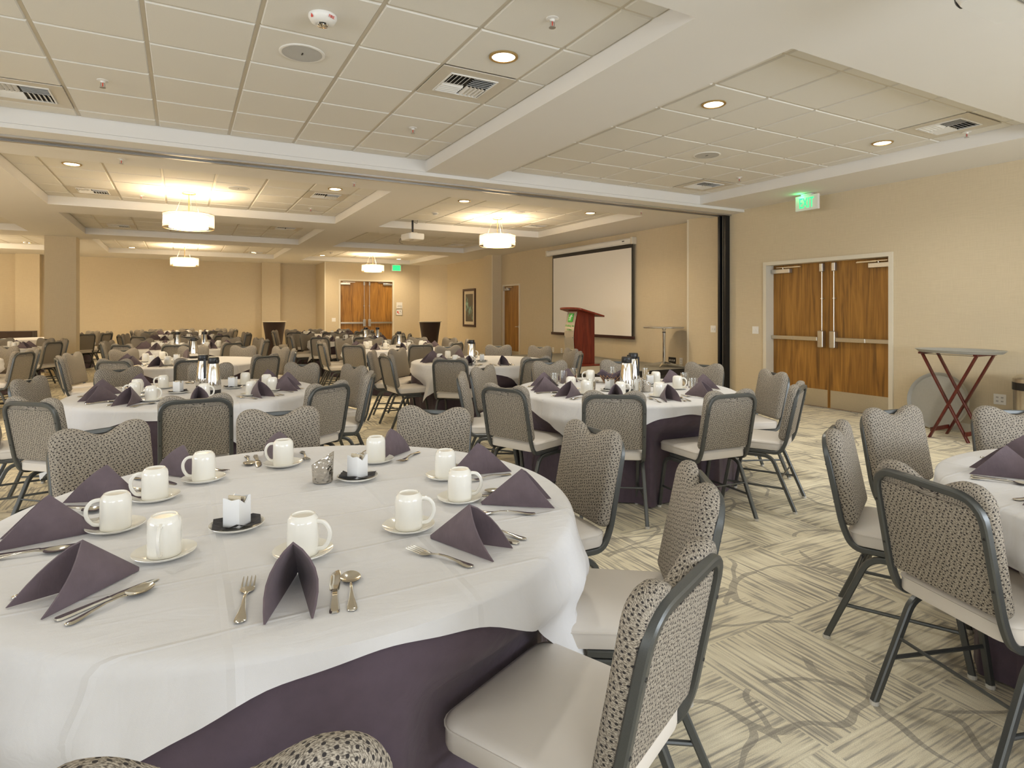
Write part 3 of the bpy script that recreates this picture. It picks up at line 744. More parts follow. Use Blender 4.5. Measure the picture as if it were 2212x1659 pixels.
# ------------------------------------------------------------------ wall fittings
def wall_plate(face, loc, w, h, kind, lb):
    t = empty('light_switch' if kind == 'switch' else 'wall_outlet', loc)
    MB().box((-w/2, -h/2, 0), (w/2, h/2, .006), .002).xf(face).build('cover_plate', 'black' if kind == 'av' else 'white_plastic', t)
    if kind == 'switch':
        for x in (-w*.22, w*.22): MB().box((x-.012, -.016, .006), (x+.012, .016, .013), .002).xf(face).build('toggle', 'white_plastic', t)
    elif kind == 'av':
        for x in (-w*.28, 0): MB().box((x-.008, -.018, .006), (x+.008, .018, .008)).xf(face).build('socket', 'white_ink', t)
        MB().lathe([(.010, .006), (.018, .006), (.018, .008), (.010, .008)], 16, (w*.28, 0, 0)).xf(face).build('socket', 'white_ink', t)
    else:
        xs_ = (-w*.2, w*.2) if w > .1 else (0,)
        for x in xs_:
            for y in (-.022, .022): MB().box((x-.010, y-.008, .006), (x-.003, y+.008, .0072)).box((x+.003, y-.008, .006), (x+.010, y+.008, .0072)).xf(face).build('socket', 'grey_ink', t)
    return tag(t, lb, 'switch' if kind == 'switch' else 'outlet')
NX = FACE_NX
wall_plate(NX, (XW, 6.678, 1.13), .12, .12, 'switch', 'white double light switch left of the right double doors')
wall_plate(NX, (XW, 7.565, 1.125), .12, .12, 'switch', 'white double light switch on the wall pier left of the black post')
wall_plate(NX, (XW, 3.336, .43), .12, .12, 'outlet', 'white double wall outlet beneath the serving tray stand\'s right side')
wall_plate(NX, (XW2, 13.2, .436), .075, .12, 'outlet', 'left one of two white wall outlets left of the red lectern')
wall_plate(NX, (XW2, 12.80, .436), .075, .12, 'outlet', 'right one of two white wall outlets left of the red lectern')
wall_plate(NX, (XW2, 8.62, .47), .08, .13, 'outlet', 'beige wall outlet at the foot of the pier behind the cocktail table')
wall_plate(NX, (XW2, 8.86, .47), .20, .12, 'av', 'black audio connection plate low on the wall behind the cocktail table')
wall_plate(FACE_NY, (4.585, YD, 1.14), .13, .13, 'switch', 'white light switch left of the far double doors')
def wall_sign(loc, w, h, kind, lb):
    t = empty('wall_sign', loc)
    MB().box((-w/2, -h/2, 0), (w/2, h/2, .01)).xf(FACE_NY).build('sign_board', 'white_plastic', t)
    if kind == 'text':
        for y, a, b in ((-.01, -.30, .4), (-.045, -.38, .42), (-.078, .2, .4)): MB().box((w*a, y-.006, .01), (w*b, y+.006, .011)).xf(FACE_NY).build('text_line', 'grey_ink', t)
    else:
        b = MB()
        for s_ in (-1, 1): b.box((-w/2, s_*h/2-.006, .01), (w/2, s_*h/2+.006, .014)); b.box((s_*w/2-.006, -h/2, .01), (s_*w/2+.006, h/2, .014))
        b.xf(FACE_NY).build('sign_frame', 'steel', t)
        MB().box((-.08, -.03, .01), (-.03, .04, .011)).box((-.03, -.06, .01), (0, -.02, .011)).xf(FACE_NY).build('floor_plan', 'red', t)
        MB().box((.02, -.06, .01), (.05, -.05, .011)).box((.03, -.02, .01), (.08, -.012, .011)).box((.02, .02, .01), (.06, .05, .011)).xf(FACE_NY).build('plan_key', 'grey_ink', t)
    return tag(t, lb, 'sign')
wall_sign((6.93, YD, 1.65), .22, .22, 'text', 'small white notice with text lines right of the far double doors')
wall_sign((6.92, YD, 1.40), .23, .22, 'plan', 'framed evacuation plan under the white notice by the far doors')

# framed picture
t = empty('framed_picture', (8.44, 18.33, 1.55))
w, h = .98, 1.27; fw = .075; b = MB()
b.box((-w/2, h/2-fw, 0), (w/2, h/2, .035)).box((-w/2, -h/2, 0), (w/2, -h/2+fw, .035)).box((-w/2, -h/2+fw, 0), (-w/2+fw, h/2-fw, .035)).box((w/2-fw, -h/2+fw, 0), (w/2, h/2-fw, .035))
b.xf(NX).build('picture_frame', 'frame_wood', t)
MB().box((-w/2+fw, -h/2+fw, .002), (w/2-fw, h/2-fw, .012)).xf(NX).build('mat_board', 'mat_board', t)
MB().box((-.29, -.46, .012), (.29, .46, .014)).xf(NX).build('print', 'art', t)
tag(t, 'tall dark framed abstract teal print on the wall left of the single door', 'picture')

# projection screen
t = empty('projection_screen', (XW2, 11.6, 0)); 
hb = MB(); prof = [(0, 3.005), (-.09, 3.005), (-.125, 2.975), (-.125, 2.905), (-.10, 2.875), (0, 2.875)]
hb.loft([[(x, -1.62, z) for x, z in prof], [(x, 1.72, z) for x, z in prof]]); hb.build('screen_case', 'white_plastic', t)
MB().box((-.13, -1.68, 2.865), (0, -1.62, 3.015), .006).box((-.13, 1.72, 2.865), (0, 1.78, 3.015), .006).build('end_cap', 'trimpaint', t)
MB().box((-.128, -1.42, 2.935), (-.124, -1.35, 2.955)).build('badge', 'black', t)
ys0, ys1 = -1.66, 1.50
MB().box((-.085, ys0, .90), (-.083, ys1, 2.88)).build('black_border', 'black', t)
MB().box((-.087, ys0+.045, .905), (-.0852, ys1-.045, 2.79)).build('white_surface', 'screen', t)
MB().box((-.10, ys0-.05, .838), (-.07, ys1+.05, .905), .006).build('bottom_bar', 'frame_wood', t)
tag(t, 'white roll-down projection screen with black border on the stage wall', 'screen')

# ------------------------------------------------------------------ stage and what stands on it
ZP = .38
t = empty('stage_platform', (0, 0, 0)); SX0, SX1, SY0, SY1 = 5.95, 8.44, 8.22, 12.7
MB().box((SX0, SY0, ZP-.03), (SX1, SY1, ZP)).build('deck', 'stage_carpet', t)
MB().box((SX0-.012, SY0-.012, ZP-.10), (SX1, SY0, ZP-.004)).box((SX0-.012, SY0, ZP-.10), (SX0, SY1, ZP-.004)).build('edge_rail', 'black', t)
for x in (SX0+.1, 7.1, SX1-.1):
    for y in (SY0+.1, 10.4, SY1-.1): MB().tube([(x, y, 0), (x, y, ZP-.03)], .025, 10).build('leg', 'black', t, 40)
tag(t, 'low folding stage platform with grey carpet deck below the projection screen', 'stage')

t = empty('lectern', (6.92, 9.72, ZP))      # faces -X, toward the tables
MB().box((-.29, -.32, 0), (.20, .25, .028), .005).build('base', 'mahogany', t)
def front_x(z): u = (z-.03)/1.05; return -.20-.10*math.sin(PI*min(1, max(0, u*.92+.06)))
side = [(front_x(.03+1.05*k/14), .03+1.05*k/14) for k in range(15)]+[(.17, 1.04), (.17, .03)]
b = MB().loft([[(x, -.17, z) for x, z in side], [(x, .17, z) for x, z in side]]); b.build('cabinet', 'mahogany', t)
fr_ = [(front_x(.06+.99*k/18)-.02, .06+.99*k/18) for k in range(19)]
b = MB(); b.loft([[(x, -.155, z) for x, z in fr_]+[(x+.008, -.155, z) for x, z in reversed(fr_)], [(x, .16, z) for x, z in fr_]+[(x+.008, .16, z) for x, z in reversed(fr_)]])
panel = b.build('front_panel', 'acrylic', t, 40)
for y in (-.135, .14):
    for z in (.10, .55, 1.01): MB().lathe([(0, 0), (.012, 0), (.012, .03), (0, .03)], 12).xf(at(Matrix.Rotation(PI/2, 4, 'Y'), front_x(z)-.03, y, z)).build('standoff', 'aluminium', panel)
b = MB(); tp = [(-.36, .34, 1.115), (.25, .34, 1.02), (.25, -.34, 1.02), (-.36, -.34, 1.115)]
ptsT = fillet([(-.24, .40, 0), (.28, .40, 0), (.28, -.40, 0), (-.24, -.40, 0)], .02)
outl = [(-.30-.07*math.cos(PI*k/12-PI/2)*1.0, .40*math.cos(PI*k/12)) for k in range(13)]
outl = [(-.28-.08*math.sin(PI*k/12), .36*math.cos(PI*k/12)) for k in range(13)]+[(.26, -.37), (.26, .37)]
sl = lambda x: 1.135-.16*(x+.36)/.62
b.loft([[(x, y, sl(x)-.03) for x, y in outl], [(x, y, sl(x)) for x, y in outl]]); b.build('reading_top', 'mahogany', t)
zl = .93; fx = front_x(zl)-.022; sl2 = (front_x(zl+.05)-front_x(zl-.05))/.1; tilt = Matrix.Rotation(math.atan(-sl2), 4, 'Y')
def on_front(mb, z, y=0):
    s_ = (front_x(z+.05)-front_x(z-.05))/.1
    return mb.xf(Matrix.Translation((front_x(z)-.0215, y, z)) @ Matrix.Rotation(math.atan(s_), 4, 'Y') @ FACE_NX)
logo = on_front(MB().box((-.075, -.085, 0), (.075, .085, .012), .003), .93).build('logo_plaque', 'green_logo', t)
hm = MB()
for pth in ([(-.045, -.05), (-.025, -.045), (-.01, .01), (0, .055)], [(0, -.062), (.012, -.01), (.02, .04), (.035, .065)], [(-.05, -.005), (-.015, .01), (.025, .022), (.06, .03)]):
    hm.tube([(x, y, .013) for x, y in pth], .005, 6)
on_front(hm, .93).build('logo_mark', 'white_ink', logo)
tm = text_mb('Holiday Inn', .066, .003); on_front(tm, .775).build('lettering', 'green_text', t)
tm = text_mb('& Suites', .05, .003); on_front(tm, .70).build('lettering', 'green_text', t)
on_front(MB().box((-.155, -.006, 0), (.155, .006, .006)), .665).build('metal_strip', 'aluminium', t)
tag(t, 'red mahogany lectern with curved acrylic front and green logo on the stage', 'lectern')

def cross_base(t, mat='chrome'):
    for a in (35, 125, 215, 305):
        c, s_ = math.cos(R(a)), math.sin(R(a)); b = MB()
        b.loft([[(.03, -.02, .06), (.03, .02, .06), (.03, .02, .10), (.03, -.02, .10)], [(.36, -.012, .012), (.36, .012, .012), (.36, .012, .035), (.36, -.012, .035)]])
        b.box((.34, -.012, 0), (.37, .012, .03)); b.xf(Matrix.Rotation(R(a), 4, 'Z')); b.build('leg', mat, t)
t = empty('cocktail_table', (8.03, 8.62, ZP)); cross_base(t)
MB().lathe([(.028, .06), (.028, .64), (.024, .64), (.024, .70), (.05, .735), (.05, .74)], 20).build('post', 'chrome', t, 40)
MB().lathe([(.029, .645), (.032, .645), (.032, .665), (.029, .665)], 20).build('collar', 'black', t)
MB().lathe([(0, .738), (.38, .738), (.385, .748), (.385, .756), (.378, .762), (0, .762)], 48).build('tabletop', 'aluminium', t, 40)
tag(t, 'bare round metal cocktail table with four-footed base on the stage', 'table')

def draped_cocktail(loc, lb):
    t = empty('cocktail_table', loc)
    pr = [(.34, 1.10), (.325, 1.0), (.275, .7), (.235, .4), (.25, .15), (.30, .02)]; b = MB(); n = 32; v = []
    for i in range(n):
        a = 2*PI*i/n; q = abs(math.cos(2*a))
        for k, (r, z) in enumerate(pr): v.append(((r*(1+.10*q*(k/5)))*math.cos(a), (r*(1+.10*q*(k/5)))*math.sin(a), z))
    f = [(i*6+k, i*6+k+1, ((i+1) % n)*6+k+1, ((i+1) % n)*6+k) for i in range(n) for k in range(5)]
    b.add(v, [tuple(reversed(q)) for q in f]); b.build('stretch_cover', 'brown_cloth', t, 60)
    MB().lathe([(0, 1.085), (.36, 1.085), (.375, 1.095), (.375, 1.105), (0, 1.11)], 36).build('tabletop', 'trimpaint', t, 40)
    return tag(t, lb, 'table')
draped_cocktail((7.00, 18.25, 0), 'tall cocktail table in dark brown stretch cover right of the far double doors')
draped_cocktail((2.60, 20.7, 0), 'tall cocktail table in dark brown stretch cover before the far wall pier')
# draped buffet at the far left
t = empty('buffet_table', (-4.45, 21.6, 0)); b = MB(); b.box((-.75, -.38, .84), (.75, .38, .87), .01); b.build('tabletop', 'brown_cloth', t)
n = 90; v = []; per = rrect(1.5, .76, .03, 4); per2 = []
for i in range(len(per)):
    a, c = per[i], per[(i+1) % len(per)]
    k = max(1, int(math.dist(a, c)/.05)); per2 += [(a[0]+(c[0]-a[0])*q/k, a[1]+(c[1]-a[1])*q/k) for q in range(k)]
rings = []
for z, amp in ((.87, 0), (.6, .008), (.3, .016), (.01, .022)): rings.append([(x*(1+amp*math.sin(i*1.1)), y*(1+2*amp*math.sin(i*1.1)), z) for i, (x, y) in enumerate(per2)])
b = MB().loft(rings[::-1], False, False); b.build('table_skirt', 'brown_cloth', t, 60)
tag(t, 'high buffet table draped in dark brown cloth at far left by the wall', 'table')

# ------------------------------------------------------------------ right wall: tray stand, trays, bin
t = empty('tray_stand', (7.67, 3.53, 0))
LX0, LX1 = -.19, .19; zt = .95
for x, s_ in ((LX0, 1), (LX1, 1), (LX0+.026, -1), (LX1-.026, -1)):
    b = MB().tube([(x, s_*.19, 0), (x, -s_*.275, zt)], 0, sq=(.022, .042), up=(1, 0, 0)); lg = b.build('leg', 'dark_wood', t)
    for zz in (.05, .48): MB().lathe([(0, 0), (.009, 0), (.007, .003), (0, .004)], 10).xf(at(Matrix.Rotation(-PI/2, 4, 'Y'), x-.011, s_*(.19-.465*zz/zt), zz)).build('bolt', 'chrome', lg)
for s_ in (1, -1):
    MB().box((LX0-.03, -s_*.275-.02, zt), (LX1+.03, -s_*.275+.02, zt+.022), .003).build('top_rail', 'dark_wood', t)
    MB().box((LX0, s_*.172-.009, .07), (LX1, s_*.172+.009, .115), .002).build('cross_rail', 'dark_wood', t)
for x in (-.12, .12): MB().box((x-.02, -.275, zt-.004), (x+.02, .275, zt-.001)).build('strap', 'black', t)
tag(t, 'folding tray stand with crossed dark red wooden legs by the right wall', 'stand')
def oval_tray(a, b_):
    v = []; f = []; n = 44; pr = [(.0, .004), (.90, .004), (.965, .030), (1.0, .034), (1.0, .030), (.97, .024), (.905, 0), (0, 0)]; m = len(pr)
    for i in range(n):
        c, s_ = math.cos(2*PI*i/n), math.sin(2*PI*i/n); v += [(b_*r*c, a*r*s_, z) for r, z in pr]
    for i in range(n):
        j = (i+1) % n; f += [(i*m+k, i*m+k+1, j*m+k+1, j*m+k) for k in range(m-1)]
    q = MB(); q.add(v, [tuple(reversed(x)) for x in f]); return q
o = oval_tray(.43, .34).build('serving_tray', 'tray', None, 40, (7.67, 3.50, zt+.023), R(10)); tag(o, 'grey oval serving tray lying on top of the folding tray stand', 'tray')
o = oval_tray(.345, .345).build('serving_tray', 'tray', None, 40); o.location = (8.09, 3.92, .345*math.cos(R(10))+.005); o.rotation_euler = (0, -R(80), 0)
tag(o, 'large round grey serving tray leaning against the right wall', 'tray')
t = empty('waste_bin', (7.93, 2.90, 0))
MB().lathe([(0, 0), (.19, 0), (.195, .02), (.195, .62), (0, .62)], 36).build('body', 'steel', t, 40)
MB().lathe([(.197, .60), (.203, .60), (.203, .68), (.197, .68)], 36).build('black_band', 'black', t)
MB().lathe([(.20, .68), (.198, .72), (.16, .755), (.09, .765), (.085, .74), (0, .74)], 36).build('dome_lid', 'steel', t, 40)
tag(t, 'round steel waste bin with black band, cut off by the right edge', 'bin')

# ------------------------------------------------------------------ banquet chair
TAN = math.tan(R(11.5)); BACK_Y0, BACK_Z0 = -.205, .455      # where the back tube starts to rise
def by(z): return BACK_Y0-(z-BACK_Z0)*TAN
TOPZ = .885
def make_chair():
    t = empty('banquet_chair')
    # seat cushion
    pts = rrect(.435, .43, .055, 5, (0, .01)); pts = [(x*(1.0+.03*(y/.2)), y) for x, y in pts]
    lay = [(.428, .012), (.432, .002), (.440, 0), (.478, 0), (.486, .003), (.492, .012), (.495, .022)]
    rr_ = [[(x, y, z) for x, y in inset(pts, d)] for z, d in lay]; lp = inset(pts, .022)
    for kk, zz in ((.75, .501), (.45, .5045), (.15, .5055)): rr_.append([(x*kk, .01+(y-.01)*kk, zz) for x, y in lp])
    b = MB().loft(rr_); seat = b.build('seat', 'vinyl', t, 50)
    ring = [(x, y, .480) for x, y in inset(pts, -.0012)]; MB().tube(ring, .0024, 5, closed=True).build('piping', 'vinyl', seat, 60)
    # back pad: outline in (x, v); v measured up the slope
    ca, sa = math.cos(R(11.5)), math.sin(R(11.5))
    vt = (TOPZ+.022-.50)/ca; hw = .214; rc = .066
    out = []
    for k in range(5): a = R(270+90*k/4); out.append((hw-.004-.03+.03*math.cos(a), .03+.03*math.sin(a)))
    for k in range(9): a = R(0+90*k/8); out.append((hw-rc+rc*math.cos(a), vt-rc+rc*math.sin(a)))
    for k in range(1, 24):
        x = (hw-rc)*(1-2*k/24); d = .048*(.5+.5*math.cos(PI*min(1, abs(x)/.135))); out.append((x, vt-d))
    for k in range(9): a = R(90+90*k/8); out.append((-hw+rc+rc*math.cos(a), vt-rc+rc*math.sin(a)))
    for k in range(5): a = R(180+90*k/4); out.append((-hw+.004+.03+.03*math.cos(a), .03+.03*math.sin(a)))
    def P(x, v, n): return (x, by(.50)-v*sa+n*ca, .50+v*ca+n*sa)
    lay = [(-.003, .024), (-.002, .012), (.004, .003), (.016, 0), (.032, .002), (.043, .008), (.050, .017), (.054, .028)]
    rings2 = []; uvs = []; s_arc = 0; prev = lay[-1]; arcs = {}
    for n, d in reversed(lay): s_arc += math.hypot(n-prev[0], d-prev[1]); arcs[n] = s_arc; prev = (n, d)
    for n, d in lay:
        rings2.append([P(x, v, n) for x, v in inset(out, d)]); uvs += inset(out, .028-arcs[n])
    last = inset(out, .028); cv = vt*.5
    for kk, nn in ((.72, .060), (.40, .063)):
        rg = [(x*kk, cv+(v-cv)*kk) for x, v in last]; rings2.append([P(x, v, nn) for x, v in rg]); uvs += rg
    b = MB().loft(rings2); b.uv = uvs; b.build('backrest', 'fabric', t, 60)
    # tube frame of the back, bent forward under the seat
    xs_ = .203; ybk = lambda z: by(z)-.010
    zc_ = TOPZ-.012
    path = [(xs_, .10, .414), (xs_, BACK_Y0+.02, .414), (xs_, ybk(.50), .50), (xs_-.004, ybk(zc_), zc_), (-xs_+.004, ybk(zc_), zc_), (-xs_, ybk(.50), .50), (-xs_, BACK_Y0+.02, .414), (-xs_, .10, .414)]
    p2 = fillet(path, [.075, .05, .085, .085, .05, .075], 6)
    b = MB().tube(p2, 0, sq=(.025, .025)); fr2 = b.build('back_frame', 'frame', t, 32)
    # inner back panel seen from behind, set in the frame
    q = [P(-.192, .012, -.008), (P(.192, .012, -.008)), P(.188, vt-.075, -.008), P(-.188, vt-.075, -.008)]; q2 = [P(-.192, .012, 0), (P(.192, .012, 0)), P(.188, vt-.075, 0), P(-.188, vt-.075, 0)]
    b = MB(); b.uv = [(x_, v_) for x_, v_ in ((-.192, .012), (.192, .012), (.188, vt-.075), (-.188, vt-.075))]*2; b.add(q+q2, [(0, 3, 2, 1), (4, 5, 6, 7), (0, 1, 5, 4), (1, 2, 6, 5), (2, 3, 7, 6), (3, 0, 4, 7)]); b.f = [tuple(reversed(f)) for f in b.f]
    b.build('back_panel', 'fabric', t)
    for s_ in (-1, 1):
        for z in (.60, .76): MB().lathe([(0, 0), (.005, 0), (.004, .003), (0, .003)], 8).xf(at(Matrix.Rotation(PI/2+R(11.5), 4, 'X'), s_*.201, ybk(z)-.012, z)).build('screw', 'black', fr2)
    zr = .388
    for s_ in (-1, 1):
        x = s_*.207
        lf = MB().tube(fillet([(x, .0, zr), (x, .155, zr), (x*1.01, .225, .012)], .075, 6), 0, sq=(.025, .025), up=(1, 0, 0)).build('leg', 'frame', t, 32)
        MB().lathe([(0, 0), (.015, 0), (.0165, .003), (.0165, .016), (0, .016)], 10, (x*1.01, .225, 0)).build('foot_cap', 'glide', lf)
        lr = MB().tube(fillet([(x, .0, zr), (x, -.125, zr), (x*1.05, -.285, .012)], .06, 6), 0, sq=(.025, .025), up=(1, 0, 0)).build('leg', 'frame', t, 32)
        MB().lathe([(0, 0), (.015, 0), (.0165, .003), (.0165, .016), (0, .016)], 10, (x*1.05, -.285, 0)).build('foot_cap', 'glide', lr)
        MB().tube([(x*1.03, -.215, .165), (x, .192, .165)], .008, 8).build('stretcher', 'frame', t, 40)
    MB().tube([(-.212, -.19, .24), (.212, -.19, .24)], .006, 8).build('stretcher', 'frame', t, 40)
    MB().tube([(-.205, .14, .37), (.205, .14, .37)], .008, 8).build('stretcher', 'frame', t, 40)
    return t
BACK_OFF = .205+(TOPZ-BACK_Z0)*TAN+.008      # back top lies this far behind the chair's origin

# ------------------------------------------------------------------ tables
TR, TZ = .93, .765
RING = [-172, -133, -94, -57, -20, 15, 50, 87, 124, 157]
TABLES = {  # x, y, phrase, angle of a short side of the square overlay, settings angles
 'T1': (.364, 2.186, 'nearest table', -89), 'T2': (.12, 5.667, 'second middle-row table', -110), 'T6': (.09, 9.09, 'half-bare third middle-row table', -40),
 'T7': (.08, 12.62, 'fourth middle-row table', -80), 'T8': (.12, 16.3, 'fifth middle-row table', -60), 'T9': (.12, 19.75, 'sixth middle-row table', -95),
 'T4': (3.255, .54, 'right-edge table', -160), 'T3': (3.357, 4.105, 'table with water glasses', -101), 'T5': (3.56, 7.34, 'third right-row table', -115),
 'T10': (3.44, 10.75, 'fourth right-row table', -110), 'T11': (3.42, 14.0, 'fifth right-row table', -115), 'T12': (3.5, 17.4, 'sixth right-row table', -80),
 'L2': (-3.15, 10.75, 'nearest left-row table', -70), 'L3': (-3.2, 14.0, 'second left-row table', -60), 'L4': (-2.95, 18.6, 'third left-row table', -30)}
# chairs read from the photograph: where the middle of each backrest's top stands (x, y) and a turn off the table's center
CH = {'T1': [(-.348, 3.418, 0), (.467, 3.532, 0), (1.248, 3.159, 0), (1.71, 2.275, -6), (1.514, 1.422, 0), (.937, .925, 0), (.022, .777, -6), (-.738, 1.355, 0)],
 'T2': [(-.829, 4.645, 0), (.077, 4.28, 0), (.979, 4.595, -4), (1.455, 5.164, 0), (1.527, 5.981, 4), (1.111, 6.519, 0), (.26, 6.922, 0), (-.538, 6.776, 0), (-1.108, 6.092, 0), (-1.25, 5.42, 0)],
 'T3': [(2.025, 3.835, 10), (2.508, 3.16, 8), (3.237, 2.81, 0), (4.012, 2.855, 0), (4.661, 3.568, 0), (4.73, 4.468, 0), (4.217, 5.225, 0), (3.463, 5.497, 0), (2.074, 4.736, 0), (2.532, 5.256, 0)],
 'T4': [(2.142, 1.086, 9), (2.68, 1.76, 0), (3.464, 1.942, 0), (4.079, 1.605, 0)],
 'T5': [(2.67, 6.35, 0), (2.187, 7.265, 0), (2.68, 8.36, 0), (2.20, 7.98, 0), (3.65, 6.02, 0), (3.60, 8.66, 0), (4.55, 6.42, 0), (4.90, 7.1, 0), (4.85, 7.9, 0), (4.4, 8.45, 0)],
 'T6': [(-.68, 7.977, 0), (.126, 7.74, 0), (-.746, 10.091, 0), (-1.298, 8.763, 0), (-1.274, 9.51, 0), (.151, 10.45, 0), (.93, 8.0, 0), (1.40, 8.85, 0), (1.33, 9.6, 0), (.85, 10.2, 0)],
 'T7': [(-1.237, 12.41, 0)], 'L2': [(-2.317, 11.728, 0), (-1.853, 10.244, 0), (-1.822, 10.988, 0), (-3.1, 12.1, 0)],
 'L3': [(-2.004, 13.356, 0), (-1.98, 14.403, 0), (-2.347, 14.9, 0), (-3.15, 15.35, 0)], 'L4': [(-1.642, 18.009, 0), (-1.668, 19.074, 0), (-2.0, 17.55, 0), (-2.1, 19.7, 0)]}
rng = random.Random(3)
for k in ('T7', 'T8', 'T9', 'T10', 'T11', 'T12'):
    cx, cy = TABLES[k][:2]; have = CH.setdefault(k, [])
    for a in RING:
        aa = a+rng.uniform(-4, 4); r = 1.36+rng.uniform(-.03, .06)
        if k == 'T9' and 60 < a < 115: r = 1.34
        if k == 'T7' and a == -172: continue
        have.append((cx+r*math.cos(R(aa)), cy+r*math.sin(R(aa)), rng.uniform(-7, 7)))
chair0 = make_chair(); first_chair = True; CHAIRS = {}
for k, lst in CH.items():
    cx, cy = TABLES[k][:2]; out = []
    for (x, y, turn) in lst:
        a = math.atan2(cy-y, cx-x)+R(turn); ox, oy = x+BACK_OFF*math.cos(a), y+BACK_OFF*math.sin(a)
        far = math.hypot(x, y) > 7.5
        if first_chair: o = chair0; first_chair = False; o.location = (ox, oy, 0); o.rotation_euler = (0, 0, a-PI/2)
        else: o = dup(chair0, (ox, oy, 0), a-PI/2, ('foot_cap', 'screw', 'piping') if far else ())
        out.append((o, x, y, a, ox, oy))
    CHAIRS[k] = out
for k, out in CHAIRS.items():
    vis = sorted(out, key=lambda q: (proj(q[1], q[2], .7) or (-9e9,))[0])
    for n, (o, x, y, a, ox, oy) in enumerate(vis):
        va = math.atan2(y, x); d = math.cos(a-va)
        view = 'showing its back' if d > .45 else 'facing the camera' if d < -.45 else 'seen side-on'
        tag(o, f'grey dotted banquet chair {view}, {ORD[n]} from left around the {TABLES[k][2]}', 'chair', f'banquet chairs around the {TABLES[k][2]}')

def smooth(a, b, x): t_ = min(1, max(0, (x-a)/(b-a))); return t_*t_*(3-2*t_)
def table(k):
    cx, cy, ph, mid = TABLES[k]; far = math.hypot(cx, cy) > 8
    n = 96 if far else 216
    seats = []
    for (o, x, y, a, ox, oy) in CHAIRS.get(k, []):
        fx_, fy_ = ox+.232*math.cos(a)-cx, oy+.232*math.sin(a)-cy; seats.append((math.atan2(fy_, fx_), math.hypot(fx_, fy_)))
    def base_r(th, z):
        r = TR+.004
        w = 1-smooth(.50, .64, z)
        if w > 0:
            for sa_, sd in seats:
                d = (th-sa_+PI) % (2*PI)-PI
                if abs(d) < .7:
                    lat = abs(math.sin(d))*TR; tgt = sd/max(.5, math.cos(d))-.02
                    if tgt < r: r = r-(r-tgt)*(1-smooth(.235, .40, lat))*w
        return r
    fold = [rng.uniform(0, 6.28) for _ in range(6)]
    def fold_f(th): return .5*math.sin(13*th+fold[0])+.35*math.sin(21*th+fold[1]+.8*math.sin(3*th))+.3*math.sin(7*th+fold[2])
    t = empty('banquet_table', (cx, cy, 0))
    MB().lathe([(0, TZ-.025), (TR-.01, TZ-.025), (TR-.01, TZ-.004), (0, TZ-.004)], 48).build('tabletop', 'dark_wood', t)
    for a in (45, 135, 225, 315): MB().tube([(.45*math.cos(R(a)), .45*math.sin(R(a)), 0), (.5*math.cos(R(a)), .5*math.sin(R(a)), TZ-.025)], .016, 8).build('leg', 'steel', t)
    # floor-length plum undercloth
    zs = [TZ-.003, TZ-.012, TZ-.05, .66, .60, .54, .48, .38, .26, .13, .012]
    rings = [[(TR*.5*math.cos(2*PI*i/n), TR*.5*math.sin(2*PI*i/n), TZ-.002) for i in range(n)]]
    for z in zs:
        ring = []
        for i in range(n):
            th = 2*PI*i/n; r = base_r(th, z); am = .055*(1-z/TZ)
            r += (fold_f(th)+.35)*am*(1 if r > TR-.02 else .3)
            if z > TZ-.006: r = TR-.006
            ring.append((r*math.cos(th), r*math.sin(th), z))
        rings.append(ring)
    b = MB().loft(rings, cap0=False, cap1=False); b.f = [tuple(reversed(f)) for f in b.f]
    u = b.build('undercloth', 'plum_cloth', None, 70, (cx, cy, 0)); tag(u, f'floor-length plum undercloth below the white overlay of the {ph}', 'tablecloth', 'plum undercloths')
    tag(t, f'round banquet table with folding legs under the cloths, the {ph}', 'table', 'round banquet tables')
    # square white overlay: short at the middle of each side, long at the corners
    S_ = TR+{'T1': .052, 'T3': .085}.get(k, .085); md = R(mid); m = 12
    def drop(th):
        d = (th-md) % (PI/2); d = min(d, PI/2-d); return min(S_/math.cos(d)-TR, .56)
    rings = []
    for q in (0.0, .25, .5, .75, .93): rings.append([(q*TR*math.cos(2*PI*i/n), q*TR*math.sin(2*PI*i/n), TZ+.003+.0012*math.sin(q*9+4*math.sin(2*PI*i/n*2))) for i in range(n)])
    rings[0] = [(1e-4*math.cos(2*PI*i/n), 1e-4*math.sin(2*PI*i/n), TZ+.003) for i in range(n)]
    rings.append([((TR-.008)*math.cos(2*PI*i/n), (TR-.008)*math.sin(2*PI*i/n), TZ+.002) for i in range(n)])
    rings.append([((TR+.008)*math.cos(2*PI*i/n), (TR+.008)*math.sin(2*PI*i/n), TZ-.006) for i in range(n)])
    ph2 = rng.uniform(0, 6.28)
    for j in range(1, m+1):
        ring = []
        for i in range(n):
            th = 2*PI*i/n; D = drop(th); z = TZ-.006-(D-.02)*j/m
            under = (fold_f(th)+.35)*.055*(1-z/TZ)
            r = base_r(th, z)+max(0, under)+.012
            dd = (th-md) % (PI/2)-PI/4       # distance from the corner
            f = math.exp(-(dd/.34)**2)*(.5+.5*math.cos(dd*11+.6*math.sin(ph2+4*th)))*.12*smooth(0, .5, TZ-z)
            f += .030*(1+math.sin(9*th+ph2*2+1.2*math.sin(5*th)))*smooth(.05, .38, TZ-z)+.015*(1+math.sin(15*th+ph2+1.6*math.sin(4*th)))*smooth(0, .20, TZ-z)+.006*(1+math.sin(37*th+2*math.sin(9*th)))*smooth(.03, .25, TZ-z)
            ring.append(((r+f)*math.cos(th), (r+f)*math.sin(th), z+.004*math.sin(23*th+ph2)*j/m))
        rings.append(ring)
    b = MB().loft(rings, cap0=False, cap1=False); b.f = [tuple(reversed(f)) for f in b.f]
    c = b.build('tablecloth', 'white_cloth', None, 60, (cx, cy, 0)); tag(c, f'white square overlay cloth draped on the {ph}', 'tablecloth', 'white square overlays')
